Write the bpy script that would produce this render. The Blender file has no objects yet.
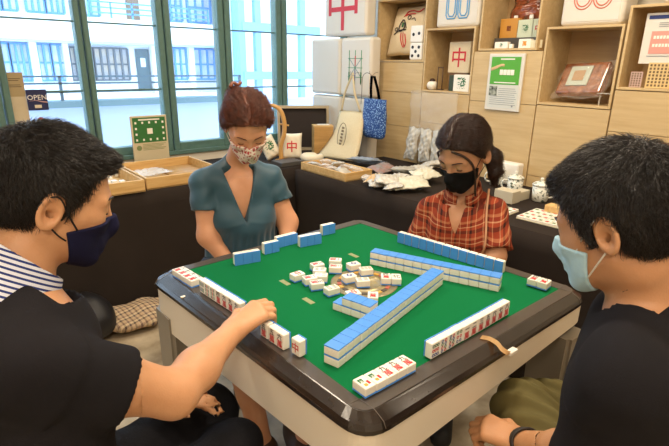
import bpy, bmesh, math, random
import numpy as np
from mathutils import Vector, Matrix
random.seed(7); np.random.seed(7)
PI = math.pi
SC = bpy.context.scene
COL = SC.collection

# ------------------------------------------------------------------ camera numbers
# Room axes: +X runs away from the left player's side to the shelf wall, +Y runs to the window wall.
F_PX, PITCH, ROLL, EYE = 490.0, 0.315, 0.015, 1.41
YAW = math.radians(40)
cyw, syw = math.cos(YAW), math.sin(YAW)
FWD0 = np.array([syw, cyw, 0.0]); RIGHT0 = np.array([cyw, -syw, 0.0])
fw = FWD0 * math.cos(PITCH) + np.array([0, 0, -math.sin(PITCH)])
upv = np.cross(RIGHT0, fw)
cr, sr = math.cos(ROLL), math.sin(ROLL)
RT = cr * RIGHT0 + sr * upv; UP = -sr * RIGHT0 + cr * upv
CAM = np.array([0.0, 0.0, EYE])
def ray(px, py):
    return (px - 334.5) / F_PX * RT - (py - 223.0) / F_PX * UP + fw
def at(px, py, depth):                     # survey point at a forward distance
    r = ray(px, py); return Vector(CAM + r * (depth / (r @ FWD0)))
def atz(px, py, z):                        # survey point on a level plane
    r = ray(px, py); return Vector(CAM + r * ((z - EYE) / r[2]))
def atx(px, py, x):                        # survey point on the shelf wall's direction
    r = ray(px, py); return Vector(CAM + r * (x / r[0]))
def aty(px, py, y):                        # survey point on the window wall's direction
    r = ray(px, py); return Vector(CAM + r * (y / r[1]))

cam_d = bpy.data.cameras.new('camera'); cam = bpy.data.objects.new('camera', cam_d); COL.objects.link(cam)
cam_d.sensor_fit = 'HORIZONTAL'; cam_d.sensor_width = 36; cam_d.lens = F_PX / 669 * 36; cam_d.clip_start = 0.05; cam_d.clip_end = 200
Mx = Matrix(((RT[0], UP[0], -fw[0], 0), (RT[1], UP[1], -fw[1], 0), (RT[2], UP[2], -fw[2], EYE), (0, 0, 0, 1)))
cam.matrix_world = Mx
SC.camera = cam
SC.view_settings.view_transform = 'Standard'; SC.view_settings.look = 'None'
SC.view_settings.gamma = 1; SC.view_settings.use_curve_mapping = False
SC.view_settings.exposure = 0.28

# ------------------------------------------------------------------ materials
def lin(h):
    h = h.lstrip('#'); v = [int(h[i:i+2], 16) / 255 for i in (0, 2, 4)]
    return tuple(c / 12.92 if c <= .04045 else ((c + .055) / 1.055) ** 2.4 for c in v) + (1,)
MATS = {}
def mat(name, col, rough=.6, metal=0, noise=None, bump=None, spec=.5, sss=0, emit=None, alpha=1, trans=0, coat=0, sheen=0):
    """noise=(scale, hex2, amount, detail)  bump=(scale, strength)"""
    if name in MATS: return MATS[name]
    m = bpy.data.materials.new(name); m.use_nodes = True; nt = m.node_tree; b = nt.nodes['Principled BSDF']
    b.inputs['Base Color'].default_value = lin(col); b.inputs['Roughness'].default_value = rough
    b.inputs['Metallic'].default_value = metal; b.inputs['Specular IOR Level'].default_value = spec
    if sss: b.inputs['Subsurface Weight'].default_value = sss; b.inputs['Subsurface Radius'].default_value = (.012, .005, .003); b.inputs['Subsurface Scale'].default_value = 1
    if alpha < 1: b.inputs['Alpha'].default_value = alpha
    if trans: b.inputs['Transmission Weight'].default_value = trans
    if coat: b.inputs['Coat Weight'].default_value = coat; b.inputs['Coat Roughness'].default_value = .08
    if sheen: b.inputs['Sheen Weight'].default_value = sheen
    if emit: b.inputs['Emission Color'].default_value = lin(emit[0]); b.inputs['Emission Strength'].default_value = emit[1]
    tc = nt.nodes.new('ShaderNodeTexCoord')
    if noise:
        n = nt.nodes.new('ShaderNodeTexNoise'); n.inputs['Scale'].default_value = noise[0]; n.inputs['Detail'].default_value = noise[3] if len(noise) > 3 else 4
        nt.links.new(tc.outputs['Object'], n.inputs['Vector'])
        r = nt.nodes.new('ShaderNodeValToRGB'); r.color_ramp.elements[0].color = lin(col); r.color_ramp.elements[1].color = lin(noise[1])
        a = noise[2]; r.color_ramp.elements[0].position = .5 - .5 * a; r.color_ramp.elements[1].position = .5 + .5 * a
        nt.links.new(n.outputs['Fac'], r.inputs['Fac']); nt.links.new(r.outputs['Color'], b.inputs['Base Color'])
    if bump:
        n = nt.nodes.new('ShaderNodeTexNoise'); n.inputs['Scale'].default_value = bump[0]; n.inputs['Detail'].default_value = 5
        nt.links.new(tc.outputs['Object'], n.inputs['Vector'])
        bp = nt.nodes.new('ShaderNodeBump'); bp.inputs['Strength'].default_value = bump[1]; bp.inputs['Distance'].default_value = .01
        nt.links.new(n.outputs['Fac'], bp.inputs['Height']); nt.links.new(bp.outputs['Normal'], b.inputs['Normal'])
    MATS[name] = m; return m
def stripes(name, cols, axis, period, rough=.7, warp=0.0, two=None, obj_rot=0):
    """Procedural stripe cloth. cols=[(pos,hex)...] along axis (vector); two=(axis2, period2, cols2) multiplied for plaid."""
    m = bpy.data.materials.new(name); m.use_nodes = True; nt = m.node_tree; b = nt.nodes['Principled BSDF']; b.inputs['Roughness'].default_value = rough
    b.inputs['Specular IOR Level'].default_value = .2
    tc = nt.nodes.new('ShaderNodeTexCoord')
    vec = tc.outputs['Object']
    if warp:
        n = nt.nodes.new('ShaderNodeTexNoise'); n.inputs['Scale'].default_value = 7; n.inputs['Detail'].default_value = 2; nt.links.new(vec, n.inputs['Vector'])
        s = nt.nodes.new('ShaderNodeVectorMath'); s.operation = 'SCALE'; s.inputs['Scale'].default_value = warp; nt.links.new(n.outputs['Color'], s.inputs[0])
        a = nt.nodes.new('ShaderNodeVectorMath'); a.operation = 'ADD'; nt.links.new(vec, a.inputs[0]); nt.links.new(s.outputs[0], a.inputs[1]); vec = a.outputs[0]
    def band(axis, period, cols):
        d = nt.nodes.new('ShaderNodeVectorMath'); d.operation = 'DOT_PRODUCT'; d.inputs[1].default_value = Vector(axis).normalized() / period; nt.links.new(vec, d.inputs[0])
        f = nt.nodes.new('ShaderNodeMath'); f.operation = 'FRACT'; nt.links.new(d.outputs['Value'], f.inputs[0])
        r = nt.nodes.new('ShaderNodeValToRGB'); r.color_ramp.interpolation = 'CONSTANT'
        while len(r.color_ramp.elements) < len(cols): r.color_ramp.elements.new(.5)
        for e, (p, c) in zip(r.color_ramp.elements, cols): e.position = p; e.color = lin(c)
        nt.links.new(f.outputs[0], r.inputs['Fac']); return r.outputs['Color']
    c1 = band(axis, period, cols)
    if two:
        c2 = band(*two); mx = nt.nodes.new('ShaderNodeMix'); mx.data_type = 'RGBA'; mx.blend_type = 'MIX'; mx.inputs[0].default_value = .5
        nt.links.new(c1, mx.inputs[6]); nt.links.new(c2, mx.inputs[7]); c1 = mx.outputs[2]
    nt.links.new(c1, b.inputs['Base Color'])
    MATS[name] = m; return m
def wood(name, c1, c2, axis='X', scale=14, rough=.5):
    if name in MATS: return MATS[name]
    m = bpy.data.materials.new(name); m.use_nodes = True; nt = m.node_tree; b = nt.nodes['Principled BSDF']; b.inputs['Roughness'].default_value = rough
    tc = nt.nodes.new('ShaderNodeTexCoord'); mp = nt.nodes.new('ShaderNodeMapping'); nt.links.new(tc.outputs['Object'], mp.inputs['Vector'])
    s = {'X': (.08, 1, 1), 'Y': (1, .08, 1), 'Z': (1, 1, .08)}[axis]; mp.inputs['Scale'].default_value = [k * scale * 4 for k in s]
    n = nt.nodes.new('ShaderNodeTexNoise'); n.inputs['Scale'].default_value = 1; n.inputs['Detail'].default_value = 6; n.inputs['Roughness'].default_value = .65
    nt.links.new(mp.outputs['Vector'], n.inputs['Vector'])
    r = nt.nodes.new('ShaderNodeValToRGB'); r.color_ramp.elements[0].position = .32; r.color_ramp.elements[1].position = .7
    r.color_ramp.elements[0].color = lin(c1); r.color_ramp.elements[1].color = lin(c2)
    nt.links.new(n.outputs['Fac'], r.inputs['Fac']); nt.links.new(r.outputs['Color'], b.inputs['Base Color'])
    MATS[name] = m; return m

# ------------------------------------------------------------------ mesh helpers
def link(name, me, m=None, parent=None, smooth=False):
    o = bpy.data.objects.new(name, me); COL.objects.link(o)
    if m is not None:
        for k in (m if isinstance(m, (list, tuple)) else [m]): me.materials.append(k)
    if smooth: me.polygons.foreach_set('use_smooth', [True] * len(me.polygons))
    if parent is not None: o.parent = parent
    return o
def from_bm(name, bm, m=None, parent=None, smooth=False):
    bmesh.ops.recalc_face_normals(bm, faces=bm.faces)
    me = bpy.data.meshes.new(name); bm.to_mesh(me); bm.free(); return link(name, me, m, parent, smooth)
def tag(o, label=None, cat=None, group=None, kind=None):
    if label: o['label'] = label
    if cat: o['category'] = cat
    if group: o['group'] = group
    if kind: o['kind'] = kind
    return o
def thing(name, label, cat, loc=(0, 0, 0), rotz=0, group=None):
    o = bpy.data.objects.new(name, None); COL.objects.link(o); o.empty_display_size = .05
    o.location = loc; o.rotation_euler = (0, 0, rotz); return tag(o, label, cat, group)
def box(bm, lo, hi, bev=0, seg=2, M=None, mi=0):
    lo = Vector(lo); hi = Vector(hi); c = (lo + hi) / 2; s = hi - lo
    r = bmesh.ops.create_cube(bm, size=1, matrix=Matrix.Translation(c) @ Matrix.Diagonal((abs(s.x), abs(s.y), abs(s.z), 1)))
    vs = r['verts']; es = list({e for v in vs for e in v.link_edges}); fs = list({f for v in vs for f in v.link_faces})
    if bev:
        rb = bmesh.ops.bevel(bm, geom=es, offset=bev, segments=seg, affect='EDGES', profile=.5)
        vs = list({v for v in rb['verts']} | {v for v in vs if v.is_valid}); fs = list({f for v in vs for f in v.link_faces})
    for f in fs: f.material_index = mi
    if M is not None: bmesh.ops.transform(bm, matrix=M, verts=list({v for f in fs for v in f.verts}))
    return fs
def boxo(name, lo, hi, m, parent=None, bev=0, seg=2, M=None, smooth=False):
    bm = bmesh.new(); box(bm, lo, hi, bev, seg, M); return from_bm(name, bm, m, parent, smooth)
def prism(bm, pts, d, mi=0):
    """pts: list of 3D points of a flat outline, extruded by vector d."""
    a = [bm.verts.new(p) for p in pts]; b = [bm.verts.new(Vector(p) + Vector(d)) for p in pts]
    n = len(pts); fs = [bm.faces.new(a), bm.faces.new(b[::-1])]
    for i in range(n): fs.append(bm.faces.new((a[i], b[i], b[(i+1) % n], a[(i+1) % n])))
    for f in fs: f.material_index = mi
    return fs
def tube(bm, pts, r, n=8, closed=False, mi=0):
    pts = [Vector(p) for p in pts]; N = len(pts); rs = r if isinstance(r, (list, tuple)) else [r] * N
    rings = []; prev = None
    for i, p in enumerate(pts):
        if closed: t = pts[(i+1) % N] - pts[i-1]
        else: t = pts[min(i+1, N-1)] - pts[max(i-1, 0)]
        t.normalize()
        if prev is None: a = t.orthogonal().normalized()
        else: a = (prev - t * prev.dot(t)).normalized()
        prev = a; b = t.cross(a)
        rings.append([bm.verts.new(p + (a * math.cos(2*PI*k/n) + b * math.sin(2*PI*k/n)) * rs[i]) for k in range(n)])
    for i in range(N if closed else N - 1):
        A, B = rings[i], rings[(i+1) % N]
        for k in range(n):
            f = bm.faces.new((A[k], A[(k+1) % n], B[(k+1) % n], B[k])); f.smooth = True; f.material_index = mi
    if not closed:
        bm.faces.new(rings[0][::-1]).material_index = mi; bm.faces.new(rings[-1]).material_index = mi
def lathe(bm, prof, c=(0, 0, 0), n=24, mi=0):
    c = Vector(c); rings = []
    for r, z in prof: rings.append([bm.verts.new(c + Vector((r * math.cos(2*PI*k/n), r * math.sin(2*PI*k/n), z))) for k in range(n)])
    for A, B in zip(rings, rings[1:]):
        for k in range(n):
            f = bm.faces.new((A[k], A[(k+1) % n], B[(k+1) % n], B[k])); f.smooth = True; f.material_index = mi
    bm.faces.new(rings[0][::-1]).material_index = mi; bm.faces.new(rings[-1]).material_index = mi
def curve_pts(ctrl, n=8):
    """Catmull-Rom through control points."""
    P = [Vector(p) for p in ctrl]; P = [P[0] * 2 - P[1]] + P + [P[-1] * 2 - P[-2]]; out = []
    for i in range(1, len(P) - 2):
        for k in range(n):
            t = k / n; a, b, c, d = P[i-1:i+3]
            out.append(.5 * ((2*b) + (c - a)*t + (2*a - 5*b + 4*c - d)*t*t + (3*b - a - 3*c + d)*t**3))
    out.append(P[-2]); return out
DG = None
def text_mesh(s, size, depth=.0006, name='lettering', bold=0.0):
    cu = bpy.data.curves.new(name, 'FONT'); cu.body = s; cu.size = size; cu.extrude = depth; cu.align_x = 'CENTER'; cu.align_y = 'CENTER'; cu.resolution_u = 2; cu.offset = bold
    o = bpy.data.objects.new(name, cu); COL.objects.link(o)
    bpy.context.view_layer.update()
    me = bpy.data.meshes.new_from_object(o.evaluated_get(bpy.context.evaluated_depsgraph_get()))
    bpy.data.objects.remove(o); bpy.data.curves.remove(cu); me.name = name; me.materials.clear()
    # centre it
    co = np.empty(len(me.vertices) * 3); me.vertices.foreach_get('co', co); co = co.reshape(-1, 3)
    if len(co):
        co[:, :2] -= (co[:, :2].min(0) + co[:, :2].max(0)) / 2; me.vertices.foreach_set('co', co.ravel()); me.update()
    return me
def copy_tree(o, parent=None):
    c = o.copy(); COL.objects.link(c)
    if parent is not None: c.parent = parent
    for ch in list(o.children): copy_tree(ch, c)
    return c
def frame(origin, x, z):
    """matrix with local x along x, local z along z."""
    x = Vector(x).normalized(); z = Vector(z); z = (z - x * z.dot(x)).normalized(); y = z.cross(x)
    return Matrix(((x.x, y.x, z.x, origin[0]), (x.y, y.y, z.y, origin[1]), (x.z, y.z, z.z, origin[2]), (0, 0, 0, 1)))

# ------------------------------------------------------------------ light
W = bpy.data.worlds.new('daylight'); SC.world = W; W.use_nodes = True
bg = W.node_tree.nodes['Background']; bg.inputs['Color'].default_value = (.58, .79, 1, 1); bg.inputs['Strength'].default_value = 3.7
def area(name, loc, size, power, col, rot=(0, 0, 0), sy=None):
    l = bpy.data.lights.new(name, 'AREA'); l.energy = power; l.color = col; l.size = size
    if sy: l.shape = 'RECTANGLE'; l.size_y = sy
    o = bpy.data.objects.new(name, l); COL.objects.link(o); o.location = loc; o.rotation_euler = rot; return o
WARM = (1, .84, .64)
area('ceiling_lamp', (-.75, -.75, 2.60), .6, 26, WARM, (math.radians(28), 0, math.radians(-45)))
for k, (x, y, e) in enumerate([(.95, 1.0, 17), (1.9, .9, 16), (.3, -.2, 10), (-.3, 1.5, 9), (1.6, 2.3, 14), (2.2, -.3, 8)]):
    area('ceiling_lamp', (x, y, 2.62), .30, e, WARM)

# ------------------------------------------------------------------ setting
XW, YW = 2.70, 3.40          # shelf wall plane, window wall plane
def struct(o): return tag(o, kind='structure')
m_floor = mat('floor_stone', '#9a8a72', .45, noise=(9, '#cdbfa5', .35, 10), bump=(14, .12))
struct(boxo('floor', (-1.9, -1.6, -.1), (3.05, YW, 0), m_floor))
m_wallp = mat('painted_wall', '#e6dccb', .8)
struct(boxo('ceiling', (-1.9, -1.6, 2.7), (3.05, YW + .1, 2.8), m_wallp))
struct(boxo('wall_back', (-1.9, -1.7, 0), (3.05, -1.6, 2.7), m_wallp))
struct(boxo('wall_left', (-2.0, -1.7, 0), (-1.9, YW + .1, 2.7), m_wallp))
struct(boxo('wall_right', (3.05, -1.7, 0), (3.15, YW + .1, 2.7), m_wallp))
bm = bmesh.new()
box(bm, (-1.9, YW, 0), (3.05, YW + .1, .80)); box(bm, (-1.9, YW, 2.4), (3.05, YW + .1, 2.7)); box(bm, (2.98, YW, .8), (3.05, YW + .1, 2.4)); box(bm, (-1.9, YW, .8), (-1.2, YW + .1, 2.4))
struct(from_bm('wall_front', bm, m_wallp))
# ------------------------------------------------------------------ mahjong table
FZ = .7575
m_felt = mat('green_felt', '#0d7040', .95, noise=(420, '#0a6438', .8, 3), spec=.1)
m_rim = mat('rim_taupe', '#453f3b', .28, noise=(60, '#4f4843', .9, 4), spec=.6)
m_rimd = mat('rim_gloss', '#1d1815', .2, noise=(9, '#362c26', .7, 6), spec=.6)
m_apron = mat('apron_cream', '#e4d9c6', .45)
m_leg = mat('table_leg_grey', '#8d8577', .4)
m_white = mat('white_plastic', '#efebe2', .35)
m_black = mat('black_plastic', '#141414', .4)
m_steel = mat('brushed_steel', '#b0aca6', .3, metal=1)
table = thing('mahjong_table', 'square automatic mahjong table with green felt, dark glossy rim and cream apron', 'table', (.98, 1.03, 0))
TL = Vector((.98, 1.03, 0))
def L(p): return Vector(p) - TL
inn = [(.583, .607), (1.418, .607), (1.372, 1.462), (.583, 1.442)]
def rounded(pts, r, n=6):
    out = []; N = len(pts)
    for i in range(N):
        p = Vector((*pts[i], 0)); a = (Vector((*pts[i-1], 0)) - p).normalized(); b = (Vector((*pts[(i+1) % N], 0)) - p).normalized()
        if r == 0: out.append(p); continue
        A = p + a * r; B = p + b * r
        for k in range(n + 1):
            t = k / n; out.append(A * (1-t)**2 + p * 2*t*(1-t) + B * t*t)
    return out
def off(pts, d):
    cs = Vector((sum(p[0] for p in pts) / 4, sum(p[1] for p in pts) / 4)); return [(p[0] + math.copysign(d, p[0] - cs.x), p[1] + math.copysign(d, p[1] - cs.y)) for p in pts]
def ringstrip(bm, loops, mi=0, close=False):
    R = [[bm.verts.new(L(p)) for p in lp] for lp in loops]
    pairs = list(zip(R, R[1:])) + ([(R[-1], R[0])] if close else [])
    for A, B in pairs:
        n = len(A)
        for k in range(n): bm.faces.new((A[k], A[(k+1) % n], B[(k+1) % n], B[k])).material_index = mi
def lvl(loop, z): return [Vector((p.x, p.y, z)) for p in loop]
bm = bmesh.new(); prism(bm, [L((*p, FZ - .012)) for p in off(inn, .004)], (0, 0, .012)); from_bm('felt_surface', bm, m_felt, table)
OQ = [(.528, .530), (1.482, .538), (1.425, 1.532), (.472, 1.492)]
def lerpq(t): return [(a[0] + (b[0] - a[0]) * t, a[1] + (b[1] - a[1]) * t) for a, b in zip(inn, OQ)]
i0 = rounded(lerpq(0), .004); i1 = rounded(lerpq(.55), .045); i2 = rounded(lerpq(1), .07)
bm = bmesh.new(); ringstrip(bm, [lvl(i0, FZ - .012), lvl(i0, .759), lvl(i1, .762), lvl(i1, FZ - .012)], close=True); from_bm('inner_rim', bm, m_rim, table)
bm = bmesh.new(); ringstrip(bm, [lvl(i1, .7615), lvl(rounded(lerpq(.6), .048), .7612), lvl(rounded(lerpq(.92), .066), .748), lvl(i2, .738), lvl(i2, .728), lvl(i1, .728)], close=True); from_bm('outer_rim', bm, m_rimd, table)
# corner seams on the rim
for (cx, cy), (ox, oy) in zip(inn, OQ):
    ex, ey = cx + (ox - cx) * .55, cy + (oy - cy) * .55
    for pts_ in ([(cx, cy, .7598), (cx, ey, .7622), (cx, oy - (oy - ey) * .2, .7502), (cx, oy, .738)], [(cx, cy, .7598), (ex, cy, .7622), (ox - (ox - ex) * .2, cy, .7502), (ox, cy, .738)]):
        bm = bmesh.new(); tube(bm, [L(p) for p in pts_], .0008, 5); from_bm('rim_seam', bm, mat('seam_grey', '#6b645c', .6), table)
# apron: four panels
a0 = rounded(lerpq(.93), .06, 8); a1 = rounded(lerpq(.72), .045, 8)
def zb(p):      # the apron is a little deeper at the window corner
    return .625 + .05 * (p.x - .98) - .035 * (p.y - 1.03)
bm = bmesh.new(); ringstrip(bm, [lvl(a0, .728), [Vector((p.x, p.y, zb(p))) for p in a0], [Vector((p.x, p.y, zb(p) - .006)) for p in a1], lvl(a1, .728)], close=True); from_bm('apron', bm, m_apron, table)
bm = bmesh.new(); prism(bm, [L((*p, .64)) for p in lerpq(.6)], (0, 0, .08)); from_bm('machine_housing', bm, mat('housing_dark', '#2b2926', .7), table)
for (cx, cy) in [(.595, .60), (1.40, .60), (1.35, 1.45), (.530, 1.440)]:
    bm = bmesh.new(); c = L((cx, cy, 0)); t, b = .050, .044
    vt = [bm.verts.new(c + Vector((sx * t, sy * t, .64))) for sx, sy in ((-1, -1.6), (1, -1.6), (1, 1), (-1, 1))]
    vb = [bm.verts.new(c + Vector((sx * b, sy * b, 0.0))) for sx, sy in ((-1, -1.6), (1, -1.6), (1, 1), (-1, 1))]
    bm.faces.new(vt); bm.faces.new(vb[::-1])
    for k in range(4): bm.faces.new((vt[k], vb[k], vb[(k+1) % 4], vt[(k+1) % 4]))
    bmesh.ops.bevel(bm, geom=[e for e in bm.edges if abs(e.verts[0].co.z - e.verts[1].co.z) > .3], offset=.012, segments=3, affect='EDGES')
    from_bm('leg', bm, m_leg, table)
for px, py, c in ((183, 296.5, '#f4efe0'), (295, 373, '#d8c84a')):
    p = atz(px, py, .752); bm = bmesh.new(); box(bm, L(p) + Vector((-.007, -.004, -.003)), L(p) + Vector((.007, .004, .0015)), .001, 1)
    tag(from_bm('indicator_light', bm, mat('ind' + c, c, .3), table), 'small pale indicator window in the rim')
# centre dial of the table
DC = atz(364, 283, FZ)
ring_m = mat('dial_grey', '#7f7c72', .35, metal=.5, noise=(60, '#b5a46e', .6, 3))
bm = bmesh.new(); lathe(bm, [(.105, 0), (.105, .0012), (.100, .002), (.096, .0012), (.060, .0012), (.058, .0035), (.052, .0035), (.050, .0015), (.001, .0015)], L(DC), 48)
tag(from_bm('centre_dial', bm, ring_m, table), 'round grey dial printed in the middle of the felt')
bm = bmesh.new()
for k in range(22):
    a = 2 * PI * k / 22; c = L(DC) + Vector((math.cos(a) * .078, math.sin(a) * .078, .0018))
    box(bm, Vector((-.009, -.006, -.0008)), Vector((.009, .006, .0012)), 0, M=Matrix.Translation(c) @ Matrix.Rotation(a + PI/2, 4, 'Z'), mi=k % 3)
me = bpy.data.meshes.new('dial_mark'); bmesh.ops.recalc_face_normals(bm, faces=bm.faces); bm.to_mesh(me); bm.free()
link('dial_mark', me, [mat('dial_red', '#b05a4c', .4), mat('dial_gold', '#c79a45', .4), mat('dial_dark', '#4f4a45', .4)], table)
for px, py in ((285, 282.5), (308.5, 300.8), (353.6, 255.4)):
    p = atz(px, py, FZ); bm = bmesh.new(); box(bm, L(p) + Vector((-.0085, -.022, -.001)), L(p) + Vector((.0085, .022, .0007)), .0004, 1)
    tag(from_bm('felt_plate', bm, mat('felt_plate', '#8b9467', .6), table), 'small pale rectangular plate set in the felt')

rib = curve_pts([atz(481, 337, .764), atz(489, 338.5, .766), atz(497, 343, .765), atz(502, 349, .764), atz(508, 353, .755), atz(511, 352, .742)], 5)
bm = bmesh.new(); wv = Vector((.020, .006, 0))
A = [bm.verts.new(p - wv * .5) for p in rib]; B = [bm.verts.new(p + wv * .5) for p in rib]
for k in range(len(rib) - 1): bm.faces.new((A[k], A[k+1], B[k+1], B[k]))
g = bmesh.ops.solidify(bm, geom=bm.faces[:], thickness=.0016)
tag(from_bm('ribbon_tab', bm, mat('tan_ribbon', '#e8c088', .6)), 'tan ribbon tab lying across the dark rim beside the right player rack', 'ribbon')
pp = atz(510, 351, .742)
tag(boxo('white_clip', pp + Vector((-.016, -.013, -.004)), pp + Vector((.016, .003, .006)), m_white, None, .002), 'small white clip on the near right rim edge under the ribbon end', 'clip')

# ------------------------------------------------------------------ mahjong tiles
TW, TH, TD = .0302, .0415, .0235
m_ivory = mat('tile_ivory', '#f2ede1', .28, sss=0)
m_blue = mat('tile_blue', '#4f93e6', .32)
bm = bmesh.new(); box(bm, (-TW/2, -TH/2, 0.0036), (TW/2, TH/2, TD), .0028, 3); BODY = bpy.data.meshes.new('tile_body'); bmesh.ops.recalc_face_normals(bm, faces=bm.faces); bm.to_mesh(BODY); bm.free(); BODY.materials.append(m_ivory)
bm = bmesh.new(); box(bm, (-TW/2, -TH/2, 0), (TW/2, TH/2, .0034), .0012, 3); BACK = bpy.data.meshes.new('tile_back'); bmesh.ops.recalc_face_normals(bm, faces=bm.faces); bm.to_mesh(BACK); bm.free(); BACK.materials.append(m_blue)
for m_ in (BODY, BACK): m_.polygons.foreach_set('use_smooth', [False] * len(m_.polygons))
m_red = mat('ink_red', '#c8202a', .5); m_ink = mat('ink_black', '#1c1c22', .5); m_green = mat('ink_green', '#1d6b3a', .5); m_inkb = mat('ink_blue', '#27468f', .5)
FACES = {}
def face(kind):
    if kind in FACES: return FACES[kind]
    bm = bmesh.new(); zt = TD
    def addtext(s, size, y, mi, x=0):
        me = text_mesh(s, size, .0003, bold=.0003); t = bmesh.new(); t.from_mesh(me); bmesh.ops.translate(t, verts=t.verts, vec=(x, y, zt))
        for f in t.faces: f.material_index = mi
        tmp = bpy.data.meshes.new('t'); t.to_mesh(tmp); t.free(); bm.from_mesh(tmp)
        bpy.data.meshes.remove(tmp); bpy.data.meshes.remove(me)
    def disc(x, y, r, mi):
        lathe(bm, [(r, -.0003), (r, .0003)], (x, y, zt), 10, mi); lathe(bm, [(r * .45, -.0003), (r * .45, .0005)], (x, y, zt), 8, 3)
    def bar(x, y, mi, h=.010, w=.0028): box(bm, (x - w/2, y - h/2, zt - .0003), (x + w/2, y + h/2, zt + .0003), 0, mi=mi)
    if kind[0] == 'm':
        addtext('一二三四五六七八九'[int(kind[1]) - 1], .0180, .0100, 1); addtext('萬', .0215, -.0085, 0)
    elif kind[0] == 'p':
        n = int(kind[1]); S = {1: [(0, 0)], 2: [(0, .5), (0, -.5)], 3: [(-.6, .6), (0, 0), (.6, -.6)], 4: [(-.5, .5), (.5, .5), (-.5, -.5), (.5, -.5)], 5: [(-.6, .6), (.6, .6), (0, 0), (-.6, -.6), (.6, -.6)],
             6: [(x, y) for x in (-.5, .5) for y in (-.7, 0, .7)], 8: [(x, y) for x in (-.5, .5) for y in (-.78, -.26, .26, .78)], 9: [(x, y) for x in (-.7, 0, .7) for y in (-.7, 0, .7)]}[n]
        for k, (x, y) in enumerate(S): disc(x * .012, y * .017, .0095 if n == 1 else .0048 if n < 6 else .0044, (4, 0, 2)[k % 3])
    elif kind[0] == 's':
        n = int(kind[1]); xs = {2: [(0, .5), (0, -.5)], 3: [(0, .5), (-.5, -.5), (.5, -.5)], 4: [(-.5, .5), (.5, .5), (-.5, -.5), (.5, -.5)], 5: [(-.6, .5), (.6, .5), (0, 0), (-.6, -.5), (.6, -.5)],
                6: [(x, y) for x in (-.6, 0, .6) for y in (-.5, .5)], 8: [(x, y) for x in (-.8, -.27, .27, .8) for y in (-.5, .5)], 9: [(x, y) for x in (-.6, 0, .6) for y in (-.66, 0, .66)]}[n]
        for k, (x, y) in enumerate(xs): bar(x * .012, y * .018, (2, 2, 4)[k % 3] if n != 9 else (2, 0, 2)[k // 3], h=.012 if n < 9 else .0095)
    elif kind == 'zhong': addtext('中', .027, 0, 0)
    elif kind == 'fa': addtext('發', .026, 0, 2)
    elif kind == 'bai': 
        for s in (-1, 1): bar(s * .010, 0, 4, h=.032, w=.0018); box(bm, (-.011, s * .0155 - .0009, zt - .0003), (.011, s * .0155 + .0009, zt + .0003), 0, mi=4)
    elif kind[0] == 'w': addtext({'wd': '東', 'wn': '南', 'wx': '西', 'wb': '北'}[kind], .026, 0, 1)
    elif kind == 'hua':
        addtext('蘭', .014, .006, 2, -.005); bar(.006, -.006, 0, .012, .006); bar(-.004, -.010, 5, .008, .008)
    me = bpy.data.meshes.new('face_marking'); bmesh.ops.recalc_face_normals(bm, faces=bm.faces); bm.to_mesh(me); bm.free()
    for m_ in (m_red, m_ink, m_green, m_ivory, m_inkb, mat('ink_orange', '#e09a2e', .5)): me.materials.append(m_)
    FACES[kind] = me; return me
TILES = []
def tile(M, label, group, kind=None):
    t = bpy.data.objects.new('mahjong_tile', None); COL.objects.link(t); t.empty_display_size = .01; t.matrix_world = M; tag(t, label, 'mahjong tile', group)
    for nm, me in (('tile_body', BODY), ('tile_back', BACK)): o = bpy.data.objects.new(nm, me); COL.objects.link(o); o.parent = t
    if kind: o = bpy.data.objects.new('face_marking', face(kind)); COL.objects.link(o); o.parent = t
    TILES.append(t); return t
ORD = 'first second third fourth fifth sixth seventh eighth ninth tenth eleventh twelfth thirteenth fourteenth fifteenth sixteenth seventeenth eighteenth'.split()
Zv = Vector((0, 0, 1)); EPS = .0004
def jit(a): return random.uniform(-a, a)
def flatrow(p0, p1, n, side, z0, up, labels, group, kinds=None, w=None, flip=False):
    """n tiles lying flat between two surveyed points of their long edge; side=+1 puts the bodies left of p0->p1."""
    d = Vector((p1.x - p0.x, p1.y - p0.y, 0)); step = (w or d.length / n); d.normalize(); nrm = Vector((-d.y, d.x, 0)) * side
    for k in range(n):
        c = Vector((p0.x, p0.y, 0)) + d * (step * (k + .5)) + nrm * (TH / 2 + jit(.0006)); 
        x = d if not flip else -d
        if up: M = frame((c.x, c.y, z0 + EPS), x, (0, 0, 1))
        else: M = frame((c.x, c.y, z0 + TD), x, (0, 0, -1))
        tile(M, labels(k), group, kinds[k] if kinds else None)
def standrow(p0, p1, n, facedir, z0, labels, group, kinds=None, step=None, at_back=True):
    """standing tiles; p0->p1 is the bottom edge on the visible side. facedir: direction the marked face points."""
    d = Vector((p1.x - p0.x, p1.y - p0.y, 0)); st = step or d.length / n; d.normalize(); fd = Vector((facedir[0], facedir[1], 0)).normalized(); fd = (fd - d * fd.dot(d)).normalized()
    for k in range(n):
        e = Vector((p0.x, p0.y, 0)) + d * (st * (k + .5))
        base = e if at_back else e - fd * TD           # local origin lies on the blue back plane
        base = base + fd * jit(.0007)
        z = fd; y = Zv; x = y.cross(z)
        M = Matrix(((x.x, y.x, z.x, base.x), (x.y, y.y, z.y, base.y), (x.z, y.z, z.z, z0 + TH / 2 + EPS), (0, 0, 0, 1)))
        tile(M, labels(k), group, kinds[k] if kinds else None)
# long diagonal wall (18 stacks, two layers)
a = atz(338, 369, FZ); b = atz(443, 284.5, FZ)
for lay, nm in ((0, 'bottom'), (1, 'top')):
    flatrow(a, b, 18, 1, FZ + lay * (TD + .0003), False, lambda k: f'blue-backed tile, {nm} layer of the long near wall, {ORD[k]} from its near end', 'tiles of the long near wall')
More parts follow.
